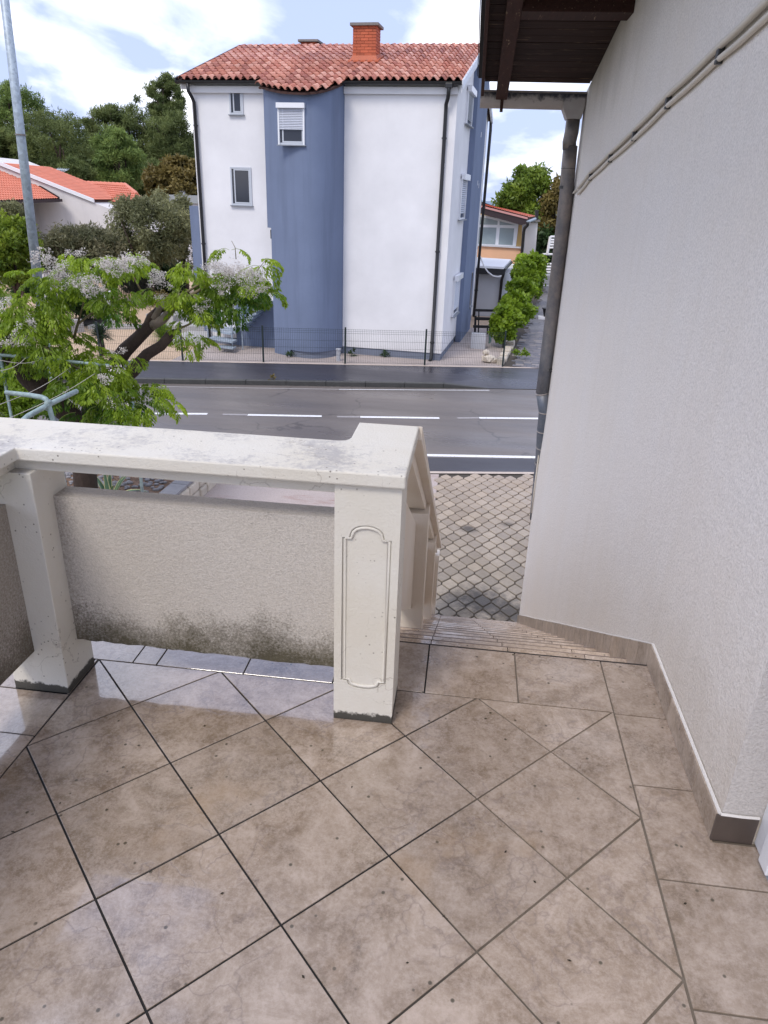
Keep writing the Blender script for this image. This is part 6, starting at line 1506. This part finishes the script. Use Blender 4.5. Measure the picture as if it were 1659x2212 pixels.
quad5('corner_pier', [(795, 1600), (835, 1600), (800, 2300), (760, 2300)], 0.08, simple('khaki pier', (0.42, 0.33, 0.18), 0.8), YY - 0.1)
MB().tube([p5(1005, 790, YY - 1.0), p5(1000, 850, YY - 0.9), p5(945, 905, YY - 0.7), p5(928, 980, YY - 0.62), p5(850, 1880, YY - 0.62), p5(835, 2200, YY - .62)], 0.075, 10).build('downpipe', M_BLACKMET, yh, smooth=True)
MB().tube([p5(1000, 790, YY - 1.0), p5(1140, 735, YY + 2)], 0.07, 8).build('gutter', M_GALV, yh)
# white annex
an2 = thing('white_annex', 'white rendered annex with flat cap and black chimney pipe beside the yellow house', 'building', tuple(np.array([p5(1080, 1300, 40)[0], 40, GZ])))
quad5('annex_wall', [(900, 800), (1190, 805), (1140, 1400), (1100, 2300), (850, 2300)], 5, M_FWHITE, 40, an2)
quad5('annex_cap', [(1060, 770), (1235, 755), (1235, 790), (1060, 800)], 5.2, M_CAPST, 39.8, an2)
quad5('chimney_pipe', [(1145, 570), (1205, 570), (1195, 756), (1140, 752)], 0.5, M_BLACKMET, 40, an2)
# balcony slatted ladder of the neighbour
bs = thing('white_steel_balcony_stairs', 'white tubular railings and steps half hidden behind the rain pipe', 'stairs', tuple(aty((1185, 660), 40)))
zz6 = Z(1750, 700, 0.3617)
def p6(x, y, d=38.0): return aty(zz6(x, y), d)
for a, b_ in (((1105, 620), (1300, 620)), ((1095, 655), (1300, 655)), ((1092, 682), (1300, 682)), ((1085, 710), (1300, 710)), ((1080, 740), (1300, 740)), ((1015, 810), (1300, 812)), ((1070, 915), (1300, 915)), ((1060, 945), (1300, 945)), ((1060, 975), (1300, 975)), ((1055, 1005), (1300, 1005))):
    MB().tube([p6(*a), p6(*b_)], 0.055, 6).build('railing_tube', M_FWHITE, bs)
MB().tube([p6(1105, 620), p6(1072, 805)], 0.075, 6).build('post', M_FWHITE, bs)
quad = [(1030, 1020), (1300, 1020), (1300, 820), (1120, 820)]
for k in range(9):
    y = 1050 + 13 * k; MB().obox(p6(1030, y), p6(1300, y) - p6(1030, y), (0, 0.5, 0), (0, 0, 0.09)).build('step', M_EXT, bs)
# light grey extension with a white roof
YE = 29.0; zE = Z(1700, 1000, 0.2712)
def pE(x, y, d=YE): return aty(zE(x, y), d)
ex_ = thing('grey_extension', 'light grey box extension with sloping white roof and black fascia', 'extension', tuple(np.array([pE(780, 700)[0], YE, GZ])))
MB().prism([pE(200, 240), pE(950, 275), pE(895, 900), pE(880, 1150), pE(200, 1150)], (0.9, 4.0, 0)).build('walls', M_EXT, ex_)
MB().prism([pE(200, 125, YE - 0.5), pE(990, 160, YE - 0.5), pE(985, 275, YE - 0.5), pE(200, 238, YE - 0.5)], (0, 0.45, 0)).build('black_fascia', M_BLACKMET, ex_)
A, B, C_, D_ = pE(200, 118, YE - 0.55), pE(992, 158, YE - 0.55), pE(1095, 48, YE + 3.2), pE(200, -5, YE + 3.2)
MB().add([A, B, C_, D_] + [q - np.array([0, 0, 0.08]) for q in (A, B, C_, D_)], [(0, 1, 2, 3), (7, 6, 5, 4), (0, 4, 5, 1), (1, 5, 6, 2), (2, 6, 7, 3), (3, 7, 4, 0)]).build('white_roof', M_WHITEPVC, ex_)
B2, C2 = pE(995, 200, YE - 0.5), pE(1098, 92, YE + 3.2)
MB().tube([B2, C2], 0.06, 8).build('side_gutter', M_BLACKMET, ex_)
MB().tube([pE(995, 215, YE - 0.4), pE(975, 290, YE - 0.3), pE(960, 330, YE - 0.12), pE(905, 850, YE - 0.12)], 0.06, 8).build('downpipe', M_BLACKMET, ex_, smooth=True)
cb = [pE(x, y, YE - 0.7) for x, y in ((640, -30), (660, 40), (700, 140), (760, 230), (830, 285), (900, 300), (955, 285))]
MB().tube(smoothpath(cb, 3), 0.03, 6).build('hanging_cable', M_FWHITE, ex_)
ac_ = thing('air_conditioner', 'white outdoor air conditioner unit on the wall beside the hedge', 'air conditioner', tuple(pE(1080, 480, 33)))
A = pE(1005, 500, 33); B = pE(1165, 500, 33); MB().obox(A, B - A, (0, 0.35, 0), (0, 0, 1.15)).build('casing', M_WHITEPVC, ac_, bevel=0.02)
c = pE(1035, 425, 32.97); MB().tube([c, c + np.array([0, -0.03, 0])], 0.42, 20).build('fan_grille', M_SILL, ac_)
for rr_ in (0.12, 0.22, 0.32, 0.40): MB().tube([c + np.array([rr_ * math.cos(t), -0.05, rr_ * math.sin(t)]) for t in np.linspace(0, 2 * math.pi, 21)], 0.012, 5).build('grille_ring', M_WHITEPVC, ac_)
# stair well: low wall, black board rail, green handrail
YK = 24.6
rl = thing('black_board_railing', 'black timber board railing on the low grey wall behind the tall house', 'railing', tuple(pE(650, 1110, YK)))
for y0, y1, xa, xb in ((762, 800, 565, 895), (880, 925, 580, 870), (995, 1035, 545, 800)):
    MB().prism([pE(xa, y0, YK), pE(xb, y0 + 8, YK), pE(xb, y1 + 6, YK), pE(xa, y1, YK)], (0, 0.05, 0)).build('board', M_BLACKMET, rl, bevel=0.004)
for x, y0, y1, w_ in ((622, 765, 1112, 9), (572, 862, 1105, 16), (745, 1000, 1350, 10)):
    MB().prism([pE(x - w_, y1, YK + 0.06), pE(x + w_, y1, YK + 0.06), pE(x + w_ + 8, y0, YK + 0.06), pE(x - w_ + 8, y0, YK + 0.06)], (0, 0.07, 0)).build('post', M_BLACKMET, rl)
MB().tube([pE(750, 1330, 22.6), pE(790, 1230, 23), pE(790, 1100, 23.5), pE(890, 790, 25)], 0.04, 8).build('green_handrail', simple('green metal', (0.06, 0.12, 0.09), 0.4), rl, smooth=True)
lw = thing('low_grey_wall', 'low light grey parapet wall below the black board railing', 'wall', tuple(atz(zE(630, 1345), SZ)))
A, B = atz(zE(505, 1335), SZ), atz(zE(715, 1352), SZ); tz = at(zE(520, 1112), A, (0, 1, 0))[2]
MB().obox(A - np.array([0, 0, 0.2]), B - A, (0, 0.25, 0), (0, 0, tz - A[2] + 0.2)).build('wall', M_EXT, lw, bevel=0.01)
# path of grey blocks
sheet('path_bed', [tuple(atz((1083, 792), SZ)[:2]), (4.6, fenY(4.6)), (6.9, 46), (3.9, 46)], SZ + 0.006, M_PAVJ)
pbd = bpy.data.objects['path_bed']; pbd['_w'] = [0, 0, 0]
pA = atz((1088, 790), SZ); pB = atz((1150, 662), SZ); pd2 = (pB - pA); pd2[2] = 0; plen = np.linalg.norm(pd2); pd2 /= plen; pw2 = np.array([pd2[1], -pd2[0], 0])
cells = []; v_ = 0.02; rr2 = 0
while v_ < 24:
    u_ = random.choice([0, -0.1, -0.05])
    while u_ < 2.6:
        l = random.choice([0.16, 0.24, 0.24, 0.32]); cells.append((v_, u_, l)); u_ += l
    v_ += 0.165; rr2 += 1
M_PATHS = simple('farther path blocks', (0.17, 0.165, 0.175), 0.55, 0.35, 3)
pr2 = {}; restm = MB(); cnt = 0
for v_, u_, l in cells:
    if u_ + l > 2.6 or u_ < 0: continue
    o_ = pA + pd2 * v_ + pw2 * (u_ + 0.1) + np.array([0, 0, 0.012 + random.uniform(-.003, .003)])
    if cnt < 300 and u_ < 1.75:
        M = frame(o_, pw2, pd2, np.array([0, 0, 1.0])); cnt += 1
        if l not in pr2:
            mbp = slab([(0.004, 0.004), (l - 0.004, 0.004), (l - 0.004, 0.161), (0.004, 0.161)], -0.02, 0.01, 0.004); q_ = mbp.build('path_block', M_PATH, pbd, loc=(0, 0, 0)); q_.matrix_local = M; q_['_w'] = list(M.translation); pr2[l] = q_
        else: place(pr2[l], 'path_block', pbd, M)
    else:
        mbp = slab([(0.004, 0.004), (l - 0.004, 0.004), (l - 0.004, 0.161), (0.004, 0.161)], -0.02, 0.01, 0.004); restm.add([o_ + pw2 * p[0] + pd2 * p[1] + np.array([0, 0, p[2]]) for p in mbp.v], mbp.f)
o = restm.build('farther_path_blocks', M_PATHS, pbd); o['kind'] = 'stuff'
# stone edging and loose stones by the path
se = thing('path_stone_edge', 'short rough stone edging between the concrete yard and the block path', 'stone edging', tuple(pA))
for i in range(9):
    o_ = pA + pd2 * (0.05 + 0.42 * i) - pw2 * 0.22 + np.array([0, 0, -0.02]); MB().obox(o_, pd2 * random.uniform(0.34, 0.4), pw2 * random.uniform(0.2, 0.27), (0, 0, random.uniform(0.1, 0.22))).build('stone', M_STONE, se, bevel=0.03)
rk = thing('loose_rock', 'rough pale rock lying on the concrete yard behind the fence', 'rock', tuple(atz(zE(765, 1550), SZ)))
mb = MB(); b = atz(zE(760, 1545), SZ)
for dx_, dz_, r_ in ((0, 0.12, 0.22), (0.12, 0.08, 0.18), (-0.08, 0.3, 0.14)): pebble(mb, (b[0] + dx_, b[1] + 0.1, SZ + dz_), r_)
mb.build('stone', M_STONE, rk)
# vine hedge along the path
for i, (v, r, y, n) in enumerate((((1092, 700), (34, 34), 22.2, 5200), ((1112, 668), (38, 34), 24.0, 5600), ((1124, 632), (34, 30), 26.5, 4600), ((1134, 598), (30, 30), 29.5, 3800))):
    lbs = ('nearest bright vine bush over the path behind the fence post', 'second bright vine bush along the block path', 'third vine bush with reddish shoots along the path', 'vine bush in front of the air conditioner')
    crown('vine_bush', lbs[i], 'vine', v, r, y, L_VINE, 0.125, n, 60, group='vine bushes along the block path', tr=0.04, aspect=0.8, sub=0.24, droop=0.1)
crown('tall_vine_bush', 'taller dark green vine bush beside the yellow house downpipe', 'vine', (1143, 588), (38, 46), 33, L_VINE, 0.15, 6000, 36, tr=0.06, aspect=0.8, sub=0.32)
crown('weed_tuft', 'small weed spreading onto the block path', 'weed', (1123, 762), (16, 6), 20.4, L_VINE, 0.08, 220, 8, tr=0.006, aspect=0.6, limbs=2)
crown('ailanthus_tree', 'big yellow green leafy tree behind the yellow house', 'tree', (1140, 425), (60, 62), 47, L_AILAN, 0.30, 14000, 60, tr=0.25, aspect=0.35, sub=0.27)
crown('brown_green_tree', 'brownish green tree behind the rain pipe', 'tree', (1205, 460), (34, 62), 46, L_BROWN, 0.28, 9000, 50, tr=0.2, aspect=0.4, sub=0.3)
crown('dark_conifer', 'dark shaded conifer behind the white railings', 'tree', (1195, 560), (44, 62), 45, L_DARK, 0.28, 9000, 50, tr=0.2, aspect=0.4, sub=0.3)
crown('dark_conifer', 'dark undergrowth beneath the leafy tree by the white annex', 'tree', (1150, 500), (52, 44), 50, L_DARK, 0.3, 9000, 50, tr=0.2, aspect=0.4, sub=0.3)
pt2 = thing('black_plant_pot', 'black plant pot on a white step beside the block path', 'plant pot', tuple(atz(zE(1590, 900), SZ)))
b = atz(zE(1590, 925), SZ); MB().box(tuple(b + np.array([-0.3, 0, 0])), tuple(b + np.array([0.6, 0.4, 0.12]))).build('white_step', M_FWHITE, pt2, bevel=0.01)
MB().tube([b + np.array([0.05, 0.2, 0.121]), b + np.array([0.05, 0.2, 0.42])], [0.13, 0.2], 12).build('pot', M_BLACKMET, pt2); MB().tube([b + np.array([0.05, 0.2, 0.421]), b + np.array([0.05, 0.2, 0.46])], 0.23, 12).build('rim', M_BLACKMET, pt2)
# small things by the fence and on the road
for v, nm, lb_ in (((762, 770), 'small_weed', 'small weed at the foot of the blue bay'), ((832, 772), 'small_weed', 'small weed growing at the white wall base'), ((625, 772), 'small_weed', 'small weed at the bay plinth beside the fence post'), ((587, 830), 'dry_tuft', 'dry brown tuft in the kerb joint')):
    c = atz(v, SZ if nm != 'dry_tuft' else RZ); P, br = lumps(c + np.array([0, 0.0, 0.10]), (0.13, 0.1, 0.12), 110, 6); t = thing(nm, lb_, 'weed', tuple(c)); leaf_mesh('foliage', P, 0.07, L_DARK if nm != 'dry_tuft' else L_BROWN, t, 0.4, 0, br)
wc = thing('pipe_stub', 'short grey plastic pipe stub standing by the house base', 'pipe', tuple(atz(z4(857, 716), SZ)))
b = atz(z4(857, 716), SZ); MB().tube([b, b + np.array([0, 0, 0.32])], 0.06, 12).build('stub', M_EXT, wc); MB().tube([b + np.array([0, 0, 0.321]), b + np.array([0, 0, 0.36])], 0.075, 12).build('cap', M_EXT, wc)
# ------------------------------------------------------------------ far sea and hills
sheet('sea', [(-4000, 120), (4000, 120), (4000, 7000), (-4000, 7000)], -45, M_SEA)
hx = MB(); pts = []
for i in range(60):
    x = -3500 + i * 7500 / 59; pts.append((x, 5200, -45)); pts.append((x, 5600, -45 + 85 + 28 * math.sin(i * 0.37) + 14 * math.sin(i * 1.3)))
hx.add(pts, [(2 * i, 2 * i + 2, 2 * i + 3, 2 * i + 1) for i in range(59)]); tag(hx.build('far_hills', M_HILL), kind='structure')
for o in list(bpy.data.objects):
    if '_w' in o: del o['_w']
